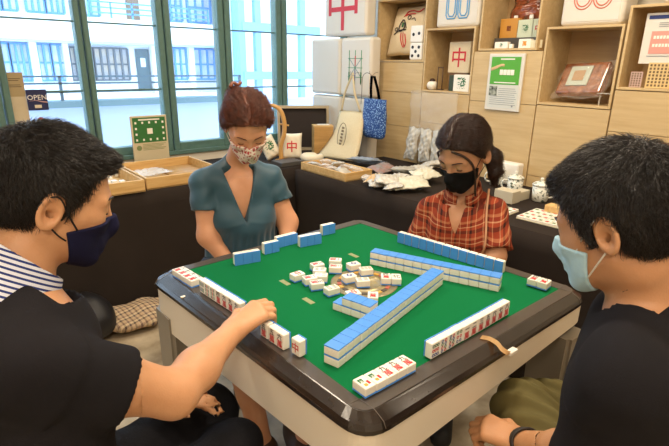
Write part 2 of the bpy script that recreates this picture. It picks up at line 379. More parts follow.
# cross wall running under the far right hand
a = atz(369.5, 264.5, FZ); b = atz(498.5, 292.3, FZ)
for lay, nm in ((0, 'bottom'), (1, 'top')):
    flatrow(a, b, 14, 1, FZ + lay * (TD + .0003), False, lambda k: f'blue-backed tile, {nm} layer of the far cross wall, {ORD[k]} from its left end', 'tiles of the far cross wall')
# short stack left of the long wall
a = atz(332.3, 309.5, FZ); b = atz(363, 320.5, FZ)
flatrow(a, b, 4, 1, FZ, False, lambda k: f'blue-backed tile, bottom of the short stack beside the long wall, {ORD[k]} from left', 'tiles of the short stack', w=.0306)
d_ = (b - a); d_.z = 0; d_.normalize(); a2 = a + d_ * .0306
flatrow(a2, a2 + d_, 3, 1, FZ + TD + .0003, False, lambda k: f'blue-backed tile, top of the short stack beside the long wall, {ORD[k]} from left', 'tiles of the short stack', w=.0306)
# standing row of the girl
standrow(atz(396.8, 242.3, FZ), atz(502, 274.2, FZ), 13, (1, .1), FZ, lambda k: f'standing blue-backed tile in the row before the plaid shirt, {ORD[k]} from its left end', 'standing tiles in front of the plaid shirt')
# woman's groups
for gi, (p, q, n) in enumerate([((235, 266.3), (261, 261.6), 3), ((265, 255.2), (280.2, 251.4), 2), ((277.5, 248.6), (300.3, 242.8), 3), ((300.5, 248), (322, 243.6), 3), ((323, 236), (336, 233), 2)]):
    nm = ['leftmost', 'second from left', 'middle', 'fourth from left', 'rightmost'][gi]
    standrow(atz(*p, FZ), atz(*q, FZ), n, (.05, 1), FZ, lambda k: f'standing blue tile, {nm} cluster before the teal blouse, {ORD[k]} from its left', 'standing tiles in front of the teal blouse', step=.0305)
# left player: four melded tiles face up then the standing hand
a = atz(172, 276.3, .7605); b = atz(194, 290, .7605)
flatrow(a, b, 4, 1, .7605, True, lambda k: f'face-up character tile on the left rim corner, {ORD[k]} from the far end', 'face-up tiles on the left rim', kinds=['m8', 'm7', 'm6', 'm2'], w=.0306)
p0 = atz(199.5, 292.3, .7605); p1 = atz(300.4, 358.6, .7605); dr = Vector((p1.x - p0.x, p1.y - p0.y, 0)).normalized(); RZ = .762
Lk = ['s8', 's9', 's9', 'm4', 'm6', 'm9', 'm9']
standrow(p0, p0 + dr, 7, (-1, 0), RZ, lambda k: f'standing tile in the left hand row, {ORD[k]} after the face-up tiles', 'standing tiles of the left player', kinds=Lk, step=.0306, at_back=False)
q = atz(268.3, 341.3, .7605)
standrow(q - dr * .034, q, 1, (-1, 0), RZ, lambda k: 'white tile just below the reaching hand, half covered by the fingers', 'standing tiles of the left player', kinds=['m5'], step=.0306, at_back=False)
standrow(q, q + dr, 2, (-1, 0), RZ, lambda k: f'standing tile in the pair right of the reaching hand, {["left", "right"][k]} one', 'standing tiles of the left player', kinds=['m5', 'm6'], step=.0306, at_back=False)
q = atz(291.3, 353.3, .7605)
standrow(q, q + dr, 1, (-1, 0), RZ, lambda k: 'lone standing tile at the near end of the left hand row', 'standing tiles of the left player', kinds=['zhong'], step=.0306, at_back=False)
# right player: standing rack and five melded tiles
a = atz(430.7, 361.7, FZ); b = atz(508.7, 316, FZ)
standrow(a, b, 11, (0, -1), .7612, lambda k: f'standing tile in the right front hand row, {ORD[k]} from its near end', 'standing tiles of the right player', kinds=['p9', 'p8', 'p8', 'p6', 'm1', 'm2', 'm3', 'm5', 'm6', 'm7', 'm8'], at_back=False)
a = atz(365.3, 399.5, .7612); b = atz(416, 371.5, .7612)
flatrow(a, b, 5, 1, .7612, True, lambda k: f'face-up tile at the near corner of the table, {ORD[k]} from the corner', 'face-up tiles at the near corner', kinds=['hua', 'hua', 'm9', 'm9', 'm9'])
a = atz(526, 285.2, .7612); b = atz(546.2, 291.3, .7612)
flatrow(a, b, 2, 1, .7612, True, lambda k: f'{["left", "right"][k]} one of two face-up tiles at the right corner of the felt', 'face-up tiles at the right corner', kinds=['m4', 'm8'])
# discards around the dial: (px, py of the face, turn, kind, label)
LOOSE = [(297.4, 273.8, 50, 'zhong', 'leftmost face-up discard, marked in red'), (309.7, 277.5, 63, 'm2', 'face-up discard touching the right side of the leftmost one'),
    (316.8, 282.4, 72, 'm5', 'face-up discard in the front of the left cluster, black mark'), (331.6, 287.6, 55, 's8', 'face-up discard nearest to the short blue stack'),
    (317.2, 264, 60, 'm8', 'face-up discard at the back of the left cluster with red mark'), (319.6, 269.6, 95, 's6', 'green-marked discard, upper of two overlapping in the left cluster'),
    (321.0, 275.0, 95, 's4', 'green-marked discard, lower of two overlapping in the left cluster'), (335.4, 259.8, 95, 'm1', 'discard behind the other in the back pair near the dial'),
    (335.6, 266.4, 95, 'm3', 'discard in front of the other in the back pair near the dial'), (353.5, 263.8, 60, 'p1', 'discard with a round mark behind the dial'),
    (366.0, 268.7, 75, 's9', 'discard with red and green rows behind the dial, right of the round-marked one'), (386.0, 276.4, 2, 'm4', 'left of two tiles side by side right of the dial'),
    (396.2, 276.9, 2, 'wb', 'right of two tiles side by side right of the dial'), (373.0, 295.0, 5, 'm2', 'face-up discard between the dial and the long wall, black mark'),
    (353.2, 292.6, 70, 'zhong', 'face-up discard behind the short blue stack, red mark')]
def viewx(deg):        # long axis direction measured from the viewing direction
    a = math.radians(deg); v = Vector(FWD0) * math.cos(a) + Vector(RIGHT0) * math.sin(a); return v
for px, py, dg, kd, lb in LOOSE:
    c = atz(px, py, FZ + TD); y = viewx(dg - 90 if dg > 45 else dg); 
    y = viewx(dg); x = Vector((y.y, -y.x, 0)); tile(frame((c.x, c.y, FZ + .0025), x, (0, 0, 1)), lb, 'face-up discards around the dial', kd)
for (px, py, dg, kd, lb) in [(349.3, 275.0, 62, 'p1', 'tile lying on the far left edge of the dial with a round mark'), (362.8, 279.0, 80, 's6', 'tile lying in the middle of the dial')]:
    c = atz(px, py, FZ + TD + .005); y = viewx(dg); x = Vector((y.y, -y.x, 0)); tile(frame((c.x, c.y, FZ + .005), x, (0, 0, 1)), lb, 'face-up discards around the dial', kd)
# ------------------------------------------------------------------ windows
m_teal = mat('frame_teal', '#5d7d76', .45, noise=(30, '#4f6f69', .8, 3))
m_glass = mat('window_glass', '#dfeaf5', .03, alpha=.07, spec=.5)
MULL = [(-1.2, -1.1), (-.55, -.45), (-.06, .03), (.345, .425), (.815, .892), (1.312, 1.406), (1.752, 1.853), (2.242, 2.345), (2.955, 2.98)]
win = []
for k in range(8):
    a, b = MULL[k][1], MULL[k+1][0]; am = (MULL[k][0] + MULL[k][1]) / 2; bm_ = (MULL[k+1][0] + MULL[k+1][1]) / 2
    if k == 0: am = MULL[0][0]
    if k == 7: bm_ = MULL[8][1]
    w = bpy.data.objects.new(f'window_{k+1}', None); COL.objects.link(w); w.location = (a, YW, .80); struct(w)
    o_ = Vector((a, YW, .80))
    bm = bmesh.new()
    g = .004
    box(bm, Vector((am + g, YW + .005, .80)) - o_, Vector((a, YW + .09, 2.4)) - o_, .006, 1); box(bm, Vector((b, YW + .005, .80)) - o_, Vector((bm_ - g, YW + .09, 2.4)) - o_, .006, 1)
    box(bm, Vector((a, YW + .01, .80)) - o_, Vector((b, YW + .08, .855)) - o_, .004, 1); box(bm, Vector((a, YW + .01, 2.35)) - o_, Vector((b, YW + .08, 2.4)) - o_, .004, 1)
    from_bm('window_frame', bm, m_teal, w)
    bm = bmesh.new()
    for z_ in (1.224, 1.628): box(bm, Vector((a, YW + .038, z_ - .005)) - o_, Vector((b, YW + .052, z_ + .005)) - o_)
    from_bm('glazing_bar', bm, m_teal, w)
    boxo('glass', Vector((a, YW + .042, .85)) - o_, Vector((b, YW + .048, 2.36)) - o_, m_glass, w)
struct(boxo('trim_1', (-1.2, YW - .02, .775), (2.68, YW + .01, .803), m_teal, None, .003))

# ------------------------------------------------------------------ across the courtyard
m_ext = mat('ext_white', '#f4f6f8', .8); m_extb = mat('ext_blue', '#5f9fdc', .6); m_pane = mat('ext_pane', '#a9c4dc', .15, noise=(3.5, '#f0f2f6', .5, 3))
m_dark = mat('ext_dark', '#5a6670', .6); m_parap = mat('parapet_blue', '#a9bbe0', .85, noise=(1.2, '#bccbea', .7, 2)); m_shop = mat('ext_pane_warm', '#c9b9a4', .3, noise=(5, '#8c9cb0', .5, 4))
YF = 9.0
fac = thing('office_building', 'white balcony building with blue-framed windows across the courtyard', 'building', (3, YF, -2.5))
fo = Vector((3, YF, -2.5))
def fb(name, x0, x1, y0, y1, z0, z1, m, parent=fac, bev=0): return boxo(name, Vector((x0, y0, z0)) - fo, Vector((x1, y1, z1)) - fo, m, parent, bev)
fb('wall', -3, 9, YF + .3, YF + .6, -2.5, 6, m_ext)
for z0, z1 in ((1.69, 2.05), (2.75, 3.2), (.45, .85)): fb('balcony_parapet', -3, 5.0, YF - .1, YF + .3, z0, z1, m_ext, bev=.01)
for z0, z1 in ((1.655, 1.69),): fb('slab_edge', -3, 5.0, YF - .06, YF + .3, z0, z1, mat('ext_slab', '#b9cfe6', .7))
def fx(px, py=55): return aty(px, py, YF + .3).x
for px0, px1 in ((29, 36), (62, 67), (149, 158), (186, 191), (214, 222)):
    fb('column', fx(px0), fx(px1), YF + .15, YF + .3, .85, 1.66, m_ext)
def fwin(px0, px1, z0, z1, nx, nz, mf=m_extb, mp=m_pane):
    x0, x1 = fx(px0), fx(px1); bm = bmesh.new(); t = .016; o_ = fo
    ys = (YF + .24, YF + .305)
    for i in range(nx + 1):
        x = x0 + (x1 - x0) * i / nx; box(bm, Vector((x - t, ys[0], z0)) - o_, Vector((x + t, ys[1], z1)) - o_)
    for i in range(nz + 1):
        z_ = z0 + (z1 - z0) * i / nz; box(bm, Vector((x0, ys[0] + .01, z_ - t * .9)) - o_, Vector((x1, ys[1], z_ + t * .9)) - o_)
    f = from_bm('window', bm, mf, fac); boxo('pane', Vector((x0, YF + .275, z0)) - fo, Vector((x1, YF + .302, z1)) - fo, mp, f)
for px0, px1, nx in ((-8, 9, 2), (10, 28, 3), (37, 50, 2), (51, 66, 2), (168, 185, 3), (192, 213, 3)): fwin(px0, px1, 1.08, 1.63, nx, 2)
fwin(69, 92, 1.08, 1.60, 4, 2, m_dark, m_shop); fwin(93, 127, 1.08, 1.60, 5, 2, m_dark, m_shop)
for px0, px1, nx in ((-6, 10, 2), (11, 25, 2), (34, 52, 3), (53, 70, 3), (88, 104, 2), (168, 184, 3), (190, 212, 3)): fwin(px0, px1, 2.10, 2.62, nx, 2)
d = fb('door', fx(135), fx(148), YF + .26, YF + .305, .9, 1.60, mat('ext_door', '#42606a', .5)); boxo('pane', Vector((fx(139), YF + .255, 1.3)) - fo, Vector((fx(144), YF + .262, 1.45)) - fo, m_pane, d)
fb('door', fx(131), fx(143), YF + .26, YF + .305, 2.05, 2.65, mat('ext_door2', '#8a7560', .5))
bm = bmesh.new()
for z_ in (2.12, 2.2, 2.28): box(bm, Vector((fx(88), YF - .08, z_)) - fo, Vector((4.4, YF - .06, z_ + .02)) - fo)
for x in np.linspace(fx(88), 4.4, 7): box(bm, Vector((x - .012, YF - .08, 2.05)) - fo, Vector((x + .012, YF - .06, 2.3)) - fo)
from_bm('balcony_rail', bm, m_extb, fac)
tag(boxo('courtyard_ground', (-3, 3.6, -2.6), (9, YF + .6, -2.5), m_ext), kind='structure')
# outdoor figure on the far balcony, seen as a dark seated shape: chair back
# steel lift tower
twr = thing('steel_tower', 'pale blue steel lift tower standing outside the right-hand windows', 'tower', (4.6, 8.2, -2.5)); to = Vector((4.6, 8.2, -2.5))
m_st = mat('steel_blue', '#7fb0da', .5)
TX = [aty(243, 50, 8.0).x, aty(259, 50, 8.0).x, aty(303, 50, 8.0).x]
for x in TX:
    for y in (8.0, 8.8): boxo('column', Vector((x - .06, y, -2.5)) - to, Vector((x + .06, y + .1, 5)) - to, m_st, twr)
for z_ in (1.18, 2.0, 2.9, .3):
    boxo('beam', Vector((TX[0], 7.98, z_ - .07)) - to, Vector((TX[2] + .4, 8.08, z_ + .07)) - to, m_st, twr)
boxo('wall_panel', Vector((TX[0] + .1, 8.85, -2.5)) - to, Vector((TX[2] + .9, 8.9, 5)) - to, m_ext, twr)
# own terrace: parapet and railing
par = thing('terrace_parapet', 'pale blue low parapet outside the windows with dark teal coping', 'parapet', (1.5, 5.0, -.4)); po = Vector((1.5, 5.0, -.4))
boxo('parapet_body', Vector((-2.5, 5.0, -.4)) - po, Vector((5.5, 5.12, 1.0)) - po, m_parap, par)
boxo('coping', Vector((-2.5, 4.94, 1.0)) - po, Vector((2.53, 5.16, 1.055)) - po, mat('coping_teal', '#5c7f8c', .6), par)
ral = thing('terrace_railing', 'dark metal terrace railing above the pale parapet outside', 'railing', (.5, 5.04, 1.055)); ro = Vector((.5, 5.04, 1.055))
m_rail = mat('railing_teal', '#3f6276', .5)
for z_ in (1.265, 1.205, 1.13): boxo('rail', Vector((-2.4, 5.03, z_ - .008)) - ro, Vector((2.83, 5.055, z_ + .008)) - ro, m_rail, ral)
for x in (-1.4, -.2, 1.02, 2.82): boxo('post', Vector((x - .012, 5.03, 1.0555)) - ro, Vector((x + .012, 5.055, 1.27)) - ro, m_rail, ral)

# ------------------------------------------------------------------ signs on the glass and window table
def sheet(name, label, cat, quad, n, m, th=.0015, group=None, parent=None):
    bm = bmesh.new(); prism(bm, quad, Vector(n) * th); o = from_bm(name, bm, m, parent)
    if label: tag(o, label, cat, group)
    return o
YG = YW + .036
def gq(px0, py0, px1, py1, y): 
    a = aty(px0, py0, y); b = aty(px1, py1, y); return a.x, b.x, b.z, a.z
x0, x1, z0, z1 = .43, .505, 1.055, 1.335
kr = mat('kraft_paper', '#b9a98c', .8, noise=(12, '#c9bca2', .6, 3))
o = boxo('kraft_notice', (.42, YG - .004, 1.04), (.505, YG - .002, 1.335), kr); tag(o, 'tall kraft paper notice taped to the left window beside the navy sign', 'notice')
boxo('upper_sheet', (.422, YG - .006, 1.20), (.503, YG - .0045, 1.333), mat('kraft_dark', '#a89570', .8), o)
bm = bmesh.new()
for k, (z_, w) in enumerate([(1.30, .06), (1.29, .05), (1.265, .055), (1.255, .06)]): box(bm, (.43, YG - .0068, z_ - .0018), (.43 + w, YG - .006, z_ + .0018))
from_bm('text_line', bm, mat('brown_ink', '#5f4c36', .8), o)
sx0, sx1, sz0, sz1 = .505, .612, 1.118, 1.238
sg = thing('open_sign', 'navy square sign reading OPEN hanging on the left window', 'sign', ((sx0 + sx1) / 2, YG - .008, sz0))
so = Vector(sg.location)
boxo('board', Vector((sx0, YG - .011, sz0)) - so, Vector((sx1, YG - .007, sz1)) - so, mat('navy_board', '#1d2450', .5), sg, .0008, 1)
FRONTM = Matrix(((1, 0, 0, 0), (0, 0, -1, 0), (0, 1, 0, 0), (0, 0, 0, 1)))      # lettering that faces the room from the window wall
def put_text(s, size, loc, R, m, parent, name='lettering', bold=.0):
    me = text_mesh(s, size, .0004, name, bold); o = link(name, me, m, parent); o.matrix_local = Matrix.Translation(loc) @ R; return o
put_text('OPEN', .040, Vector((.558, YG - .0115, 1.193)) - so, FRONTM, mat('sign_white', '#e8e4e0', .6), sg)
bm = bmesh.new(); tube(bm, [Vector(p) - so for p in ((.515, YG - .0115, 1.172), (.55, YG - .0115, 1.176), (.58, YG - .0115, 1.168), (.61, YG - .0115, 1.163))], [.0008, .0015, .003, .004], 6); from_bm('swoosh', bm, mat('sign_pink', '#c9a0a0', .6), sg)
boxo('small_plate', Vector((.540, YG - .0122, 1.132)) - so, Vector((.576, YG - .011, 1.150)) - so, mat('sign_cream', '#d8cdb4', .6), sg)
rb = aty(41, 120, 3.3); bm = bmesh.new(); bmesh.ops.create_uvsphere(bm, u_segments=12, v_segments=8, radius=.017, matrix=Matrix.Translation((rb.x, 3.3, rb.z))); tube(bm, [(rb.x, 3.3, rb.z), (rb.x, 3.3, .73)], .003, 6)
tag(from_bm('red_pin', bm, mat('pin_red', '#b0464e', .5)), 'small red ball on a thin stick below the navy sign', 'ornament')

m_cloth = mat('black_cloth', '#29231f', .95, noise=(5, '#332c28', .8, 3), spec=.12)
def cloth_table(name, label, quad, z, seed):
    """draped table: top quad plus a skirt with soft vertical folds reaching the floor."""
    rnd = random.Random(seed); N = 140; per = []
    Q = [Vector((*q, 0)) for q in quad]; L_ = [(Q[(i+1) % 4] - Q[i]).length for i in range(4)]; tot = sum(L_)
    for k in range(N):
        s = tot * k / N; i = 0
        while s > L_[i]: s -= L_[i]; i += 1
        per.append((Q[i] + (Q[(i+1) % 4] - Q[i]) * (s / L_[i]), i))
    c = sum(Q, Vector()) / 4; loc = Vector((c.x, c.y, 0)); t = thing(name, label, 'table', loc)
    bm = bmesh.new(); rings = []
    for j in range(9):
        f = j / 8; zz = z * (1 - f) + .006 * f; r = []
        for k, (p, i) in enumerate(per):
            e = (Q[(i+1) % 4] - Q[i]).normalized(); n = Vector((e.y, -e.x, 0))
            amp = (math.sin(k * .61 + seed) + .6 * math.sin(k * 1.37 + seed * 2)) * .010 * f
            r.append(bm.verts.new(p + n * (amp + .012 * f) + Vector((0, 0, zz)) - loc))
        rings.append(r)
    for A, B in zip(rings, rings[1:]):
        for k in range(N): bm.faces.new((A[k], B[k], B[(k+1) % N], A[(k+1) % N])).smooth = True
    bm.faces.new(rings[0]); bm.faces.new(rings[-1][::-1])
    from_bm('tablecloth', bm, m_cloth, t); return t
cloth_table('draped_counter', 'long black-draped counter along the wooden shelf wall', [(1.83, 2.60), (1.965, .1), (2.66, .1), (2.66, 2.60)][::-1], .742, 1)
cloth_table('draped_counter', 'black-draped table in the far corner under the white tile cushions', [(1.78, 2.66), (2.535, 2.66), (2.535, 3.35), (1.78, 3.35)], .742, 4)
cloth_table('draped_counter', 'black-draped table under the left windows carrying the wooden trays', [(-.9, 2.68), (1.72, 2.70), (1.72, 3.35), (-.9, 3.35)], .722, 7)
# trays
m_tray = wood('tray_wood', '#c59a5c', '#e0bd82', 'X', 12); m_tray2 = wood('tray_wood_dark', '#a87f45', '#c79c60', 'X', 12)
def tray(x0, x1, y0, y1, z0, z1, label, m=m_tray, t=.012, name='wooden_tray', parts=4):
    o = Vector(((x0 + x1) / 2, (y0 + y1) / 2, z0)); T = thing(name, label, 'tray', o)
    boxo('tray_base', Vector((x0, y0, z0)) - o, Vector((x1, y1, z0 + .006)) - o, m, T)
    for a, b in (((x0, y0, z0), (x1, y0 + t, z1)), ((x0, y1 - t, z0), (x1, y1, z1)), ((x0, y0 + t, z0), (x0 + t, y1 - t, z1)), ((x1 - t, y0 + t, z0), (x1, y1 - t, z1))):
        boxo('tray_side', Vector(a) - o, Vector(b) - o, m, T, .002, 1)
    return T
ZT = .7235
t1 = tray(.05, .885, 2.68, 3.30, ZT, .790, 'long light wooden display tray under the left window, half behind the left player')
t2 = tray(.90, 1.38, 2.70, 3.22, ZT, .790, 'light wooden display tray under the window beside the teal blouse')
boxo('divider', Vector((.62, 2.69, ZT)) - t1.location, Vector((.632, 3.29, .785)) - t1.location, m_tray, t1)
boxo('inlay', Vector((1.13, 2.95, ZT + .006)) - t2.location, Vector((1.366, 3.2, ZT + .014)) - t2.location, m_tray2, t2)
for i, (x, y) in enumerate([(.70, 2.80), (.76, 2.80), (.70, 2.92), (.76, 2.93), (.69, 3.05), (.80, 3.04), (.83, 2.90)]):
    b_ = boxo('ivory_piece', (x - .014, y - .02, ZT + .0065), (x + .014, y + .02, ZT + .0065 + (.05 if i < 3 else .022)), m_ivory, None, .003)
    tag(b_, 'small ivory block lying loose in the long wooden tray by the window', 'block', 'ivory blocks in the long wooden tray')
# a small pile of pale trinkets standing beside the poster
for i, (x, y, h, r) in enumerate([(.86, 3.10, .06, .010), (.84, 3.14, .085, .008), (.80, 3.16, .07, .012)]):
    bm = bmesh.new(); lathe(bm, [(r, 0), (r * 1.2, h * .3), (r * .5, h * .55), (r * .9, h * .8), (r * .2, h)], (0, 0, 0), 12)
    o = from_bm('figurine', bm, m_white); o.location = (x, y, ZT + .0065); tag(o, 'tiny white figurine standing left of the green framed notice', 'figurine', 'tiny figurines by the green notice')
# plastic-wrapped package in right tray
def pouch(w, h, t, seed, crink=.004, nx=18, ny=24, seal=.10):
    rnd = np.random.RandomState(seed); ph = rnd.rand(8) * 6.28; bm = bmesh.new(); V = {}
    for s in (1, -1):
        for i in range(nx + 1):
            for j in range(ny + 1):
                u, v = i / nx * 2 - 1, j / ny * 2 - 1
                if (i in (0, nx) or j in (0, ny)) and s < 0: V[s, i, j] = V[1, i, j]; continue
                e = (1 - abs(u) ** 3) * (1 - min(1, abs(v) / (1 - seal)) ** 4 if abs(v) < 1 - seal else 0)
                c = (math.sin(u * 7 + ph[0] + 3 * v) * math.sin(v * 9 + ph[1]) + .6 * math.sin(u * 13 + ph[2] + v * 8) + .5 * math.sin(v * 21 + ph[3] - u * 6)) * crink
                wob = crink * 1.2 * math.sin(v * 6 + ph[4])
                V[s, i, j] = bm.verts.new((u * w / 2 + wob * abs(u), v * h / 2 + crink * math.sin(u * 5 + ph[5]), s * (t / 2 * max(e, .03)) + c * (.4 + e * .6)))
    for s in (1, -1):
        for i in range(nx):
            for j in range(ny):
                q = [V[s, i, j], V[s, i+1, j], V[s, i+1, j+1], V[s, i, j+1]]
                if s < 0: q = q[::-1]
                try: bm.faces.new(q).smooth = True
                except ValueError: pass
    return bm
m_film = mat('clear_film', '#f4f4f4', .12, alpha=.38, spec=.8); m_foil = mat('foil_white', '#d2cfc6', .38, metal=.08, noise=(30, '#a9a69d', .7, 4), bump=(26, .5))
o = from_bm('wrapped_packet', pouch(.26, .18, .03, 3), m_film); o.matrix_world = Matrix.Translation((1.02, 3.02, ZT + .03)) @ Matrix.Rotation(.2, 4, 'Z'); tag(o, 'clear plastic packet lying in the tray beside the teal blouse', 'packet')
# green framed notice on the sill
gp = [aty(133, 157, 3.33), aty(169.5, 154, 3.33), aty(166, 114, 3.33), aty(131, 117, 3.33)]
gx0, gx1, gz0, gz1 = (gp[0].x + gp[3].x) / 2, (gp[1].x + gp[2].x) / 2, .800, (gp[2].z + gp[3].z) / 2
gz0 = ZT + .002
gn = thing('framed_notice', 'framed green notice with white tile pictures standing by the window sill', 'notice', ((gx0 + gx1) / 2, 3.33, gz0)); go = Vector(gn.location)
boxo('notice_frame', Vector((gx0, 3.33, gz0)) - go, Vector((gx1, 3.345, gz1)) - go, mat('notice_cream', '#cdbf9f', .5), gn, .003)
gw = gx1 - gx0; zt_ = gz1 - .012; zb_ = gz1 - .175
boxo('green_panel', Vector((gx0 + .012, 3.328, zb_)) - go, Vector((gx1 - .012, 3.3305, zt_)) - go, mat('notice_green', '#2f6d33', .6), gn)
bm = bmesh.new()
for i in range(5):
    for j in range(4):
        if 0 < i < 4 and 0 < j < 3: continue
        cx = gx0 + .03 + (gw - .06) * i / 4; cz = zb_ + .018 + (.112) * j / 3
        box(bm, Vector((cx - .006, 3.3265, cz - .007)) - go, Vector((cx + .006, 3.3282, cz + .007)) - go)
box(bm, Vector((gx0 + gw / 2 - .018, 3.3265, zb_ + .055)) - go, Vector((gx0 + gw / 2 + .018, 3.3282, zb_ + .092)) - go)
box(bm, Vector((gx0 + .05, 3.3265, zt_ - .018)) - go, Vector((gx1 - .05, 3.3282, zt_ - .009)) - go)
tag(from_bm('tile_pictures', bm, m_ivory, gn), 'white printed tile pictures')
bm = bmesh.new()
for k in range(5): box(bm, Vector((gx0 + .065, 3.3285, zb_ - .015 - k * .009)) - go, Vector((gx1 - .02 - (k % 3) * .015, 3.3295, zb_ - .012 - k * .009)) - go)
lathe(bm, [(.017, -.001), (.017, .001)], (0, 0, 0), 16); 
bmesh.ops.transform(bm, matrix=Matrix.Translation(Vector((gx0 + .04, 3.329, zb_ - .035)) - go) @ Matrix.Rotation(PI/2, 4, 'X'), verts=bm.verts[-32:])
from_bm('text_line', bm, mat('notice_ink', '#7f8a5a', .7), gn)
# ------------------------------------------------------------------ shelf wall
struct(boxo('wall_shelves', (2.985, -1.6, 0), (3.05, YW, 2.7), mat('shelfwall_paint', '#cfc8b8', .8)))
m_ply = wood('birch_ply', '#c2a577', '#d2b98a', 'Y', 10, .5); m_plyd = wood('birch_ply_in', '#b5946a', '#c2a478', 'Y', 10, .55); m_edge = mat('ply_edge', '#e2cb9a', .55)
def cubby(y0, y1, z0, z1, label, t=.012, X=XW, D=.27):
    o = Vector((X, (y0 + y1) / 2, z0)); T = thing('cubby_shelf', label, 'shelf', o)
    def P_(n, a, b, m): return boxo(n, Vector(a) - o, Vector(b) - o, m, T, .001, 1)
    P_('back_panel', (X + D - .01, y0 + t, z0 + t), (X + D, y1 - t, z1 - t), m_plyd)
    P_('side_panel', (X, y0, z0), (X + D, y0 + t, z1), m_ply); P_('side_panel', (X, y1 - t, z0), (X + D, y1, z1), m_ply)
    P_('bottom_panel', (X, y0 + t, z0), (X + D, y1 - t, z0 + t), m_ply); P_('top_panel', (X, y0 + t, z1 - t), (X + D, y1 - t, z1), m_ply)
    return T
def base_cab(y0, y1, z1, seams, label):
    o = Vector((XW, (y0 + y1) / 2, 0)); T = thing('wooden_cabinet', label, 'cabinet', o)
    boxo('carcass', Vector((XW + .02, y0, 0)) - o, Vector((2.98, y1, z1)) - o, m_ply, T)
    zs = [0.0] + seams + [z1]
    for a, b in zip(zs, zs[1:]): boxo('door', Vector((XW, y0 + .0015, a + .0015)) - o, Vector((XW + .0195, y1 - .0015, b - .0015)) - o, m_ply, T, .0008, 1)
base_cab(2.305, 2.775, 1.424, [.98, 1.22], 'birch cabinet panels under the cushion cubby, behind the blue bag')
base_cab(1.909, 2.301, 1.232, [1.03], 'birch cabinet panels under the cubby holding the red character block')
base_cab(1.458, 1.905, 1.492, [1.20], 'birch cabinet panels behind the green poster')
base_cab(1.056, 1.454, 1.204, [.80], 'birch cabinet panels under the cubby with the amber wrapped case')
base_cab(.10, 1.052, 1.303, [.86, 1.10], 'birch cabinet panels behind the right player head')
cubby(2.305, 2.765, 1.427, 1.845, 'birch cubby holding the printed cushion and dice')
cubby(1.909, 2.301, 1.235, 1.637, 'birch cubby holding the large red character block')
cubby(1.500, 1.880, 1.495, 1.98, 'birch cubby holding small boxed tiles above the green poster')
cubby(1.060, 1.455, 1.207, 1.612, 'birch cubby holding the amber wrapped case')
cubby(.45, 1.050, 1.306, 1.692, 'birch cubby at the right holding the pink notice and punch cards')
def XT(R=None): return Matrix(((0, 0, -1, 0), (-1, 0, 0, 0), (0, 1, 0, 0), (0, 0, 0, 1)))   # lettering faces -X: local x -> -Y, y -> Z
XTM = XT()
def rectx(px0, py0, px1, py1, X):
    a = atx(px0, py0, X); b = atx(px1, py1, X); return min(a.y, b.y), max(a.y, b.y), min(a.z, b.z), max(a.z, b.z)
def block(name, label, cat, y0, y1, z0, z1, X, D, m, bev=.006, group=None, tilt=0):
    o = Vector((X, (y0 + y1) / 2, z0)); T = thing(name, label, cat, o, 0, group)
    boxo('block_body', Vector((X, y0, z0)) - o, Vector((X + D, y1, z1)) - o, m, T, bev, 3)
    if tilt: T.rotation_euler = (0, tilt, 0)
    return T
m_gt = mat('giant_tile_white', '#ddd6c9', .45); m_gtb = mat('giant_tile_edge', '#f3eee3', .4)
def giant(y0, y1, z0, z1, X, D, label, glyph=None, col=None, size=.2, gp=(0, 0), strokes=None, group=None):
    o = Vector((X, (y0 + y1) / 2, z0)); T = thing('giant_tile', label, 'giant tile', o, 0, group)
    boxo('tile_body', Vector((X, y0, z0)) - o, Vector((X + D, y1, z1)) - o, m_gt, T, .022, 4, smooth=False)
    bm = bmesh.new(); e = .020
    box(bm, Vector((X - .0015, y0 + e, z0 + e)) - o, Vector((X + .001, y1 - e, z1 - e)) - o, .0006, 1); from_bm('face_panel', bm, mat('giant_face', '#dad4c8', .5), T)
    if glyph: put_text(glyph, size, Vector((X - .0026, (y0 + y1) / 2 + gp[0], (z0 + z1) / 2 + gp[1])) - o, XTM, col, T, 'printed_symbol', .0015)
    if strokes:
        for pts_, c, r in strokes:
            bm = bmesh.new(); tube(bm, [Vector((X - .002, (y0 + y1) / 2 - u, z0 + v)) - o for u, v in pts_], r, 6); tag(from_bm('printed_stroke', bm, c, T), None)
    return T
# giant tiles by the window corner
XG = 2.55
def gr(px0, py0, px1, py1): return rectx(px0, py0, px1, py1, XG)
def sc_(st, k, dv=0): return [([(u * k, v * k + dv) for u, v in p], c, r) for p, c, r in st]
g1 = gr(325, -40, 366, 35); giant(g1[0], g1[1], g1[2], g1[3], XG, .10, 'giant white wall tile with a red character, top of the window corner', '中', m_red, .40, (.02, -.045 - (g1[3] - g1[2] - .42) / 2 + .06))
gs = m_green; 
bam = []
for u in (-.075, 0, .075): bam.append(([(u, .10), (u, .375)], mat('bamboo_green', '#3f8f62', .5), .003))
for v in (.16, .235, .31): bam.append(([(-.09, v), (.09, v)], mat('bamboo_green', '#3f8f62', .5), .0022))
bam += [([(-.075, .31), (0, .235), (.075, .31)], mat('bamboo_grey', '#4f7f86', .5), .0022), ([(-.075, .16), (0, .235), (.075, .16)], mat('bamboo_grey', '#4f7f86', .5), .0022), ([(0, .25), (0, .33)], m_red, .004), ([(0, .13), (0, .22)], m_inkb, .004), ([(-.075, .11), (-.075, .20)], m_green, .006), ([(.075, .11), (.075, .20)], m_green, .006)]
g2 = gr(341, 37, 370, 98); giant(g2[0], g2[1], g2[2], g1[2] - .012, XG, .10, 'giant white wall tile printed with green bamboo lines, beside the cushion cubby', strokes=sc_(bam, .88))
g3 = gr(311, 37, 339.5, 98); giant(g2[1] + .008, min(g3[1], 3.385), g2[2], g1[2] - .012, XG, .10, 'blank giant white tile next to the window edge, middle row')
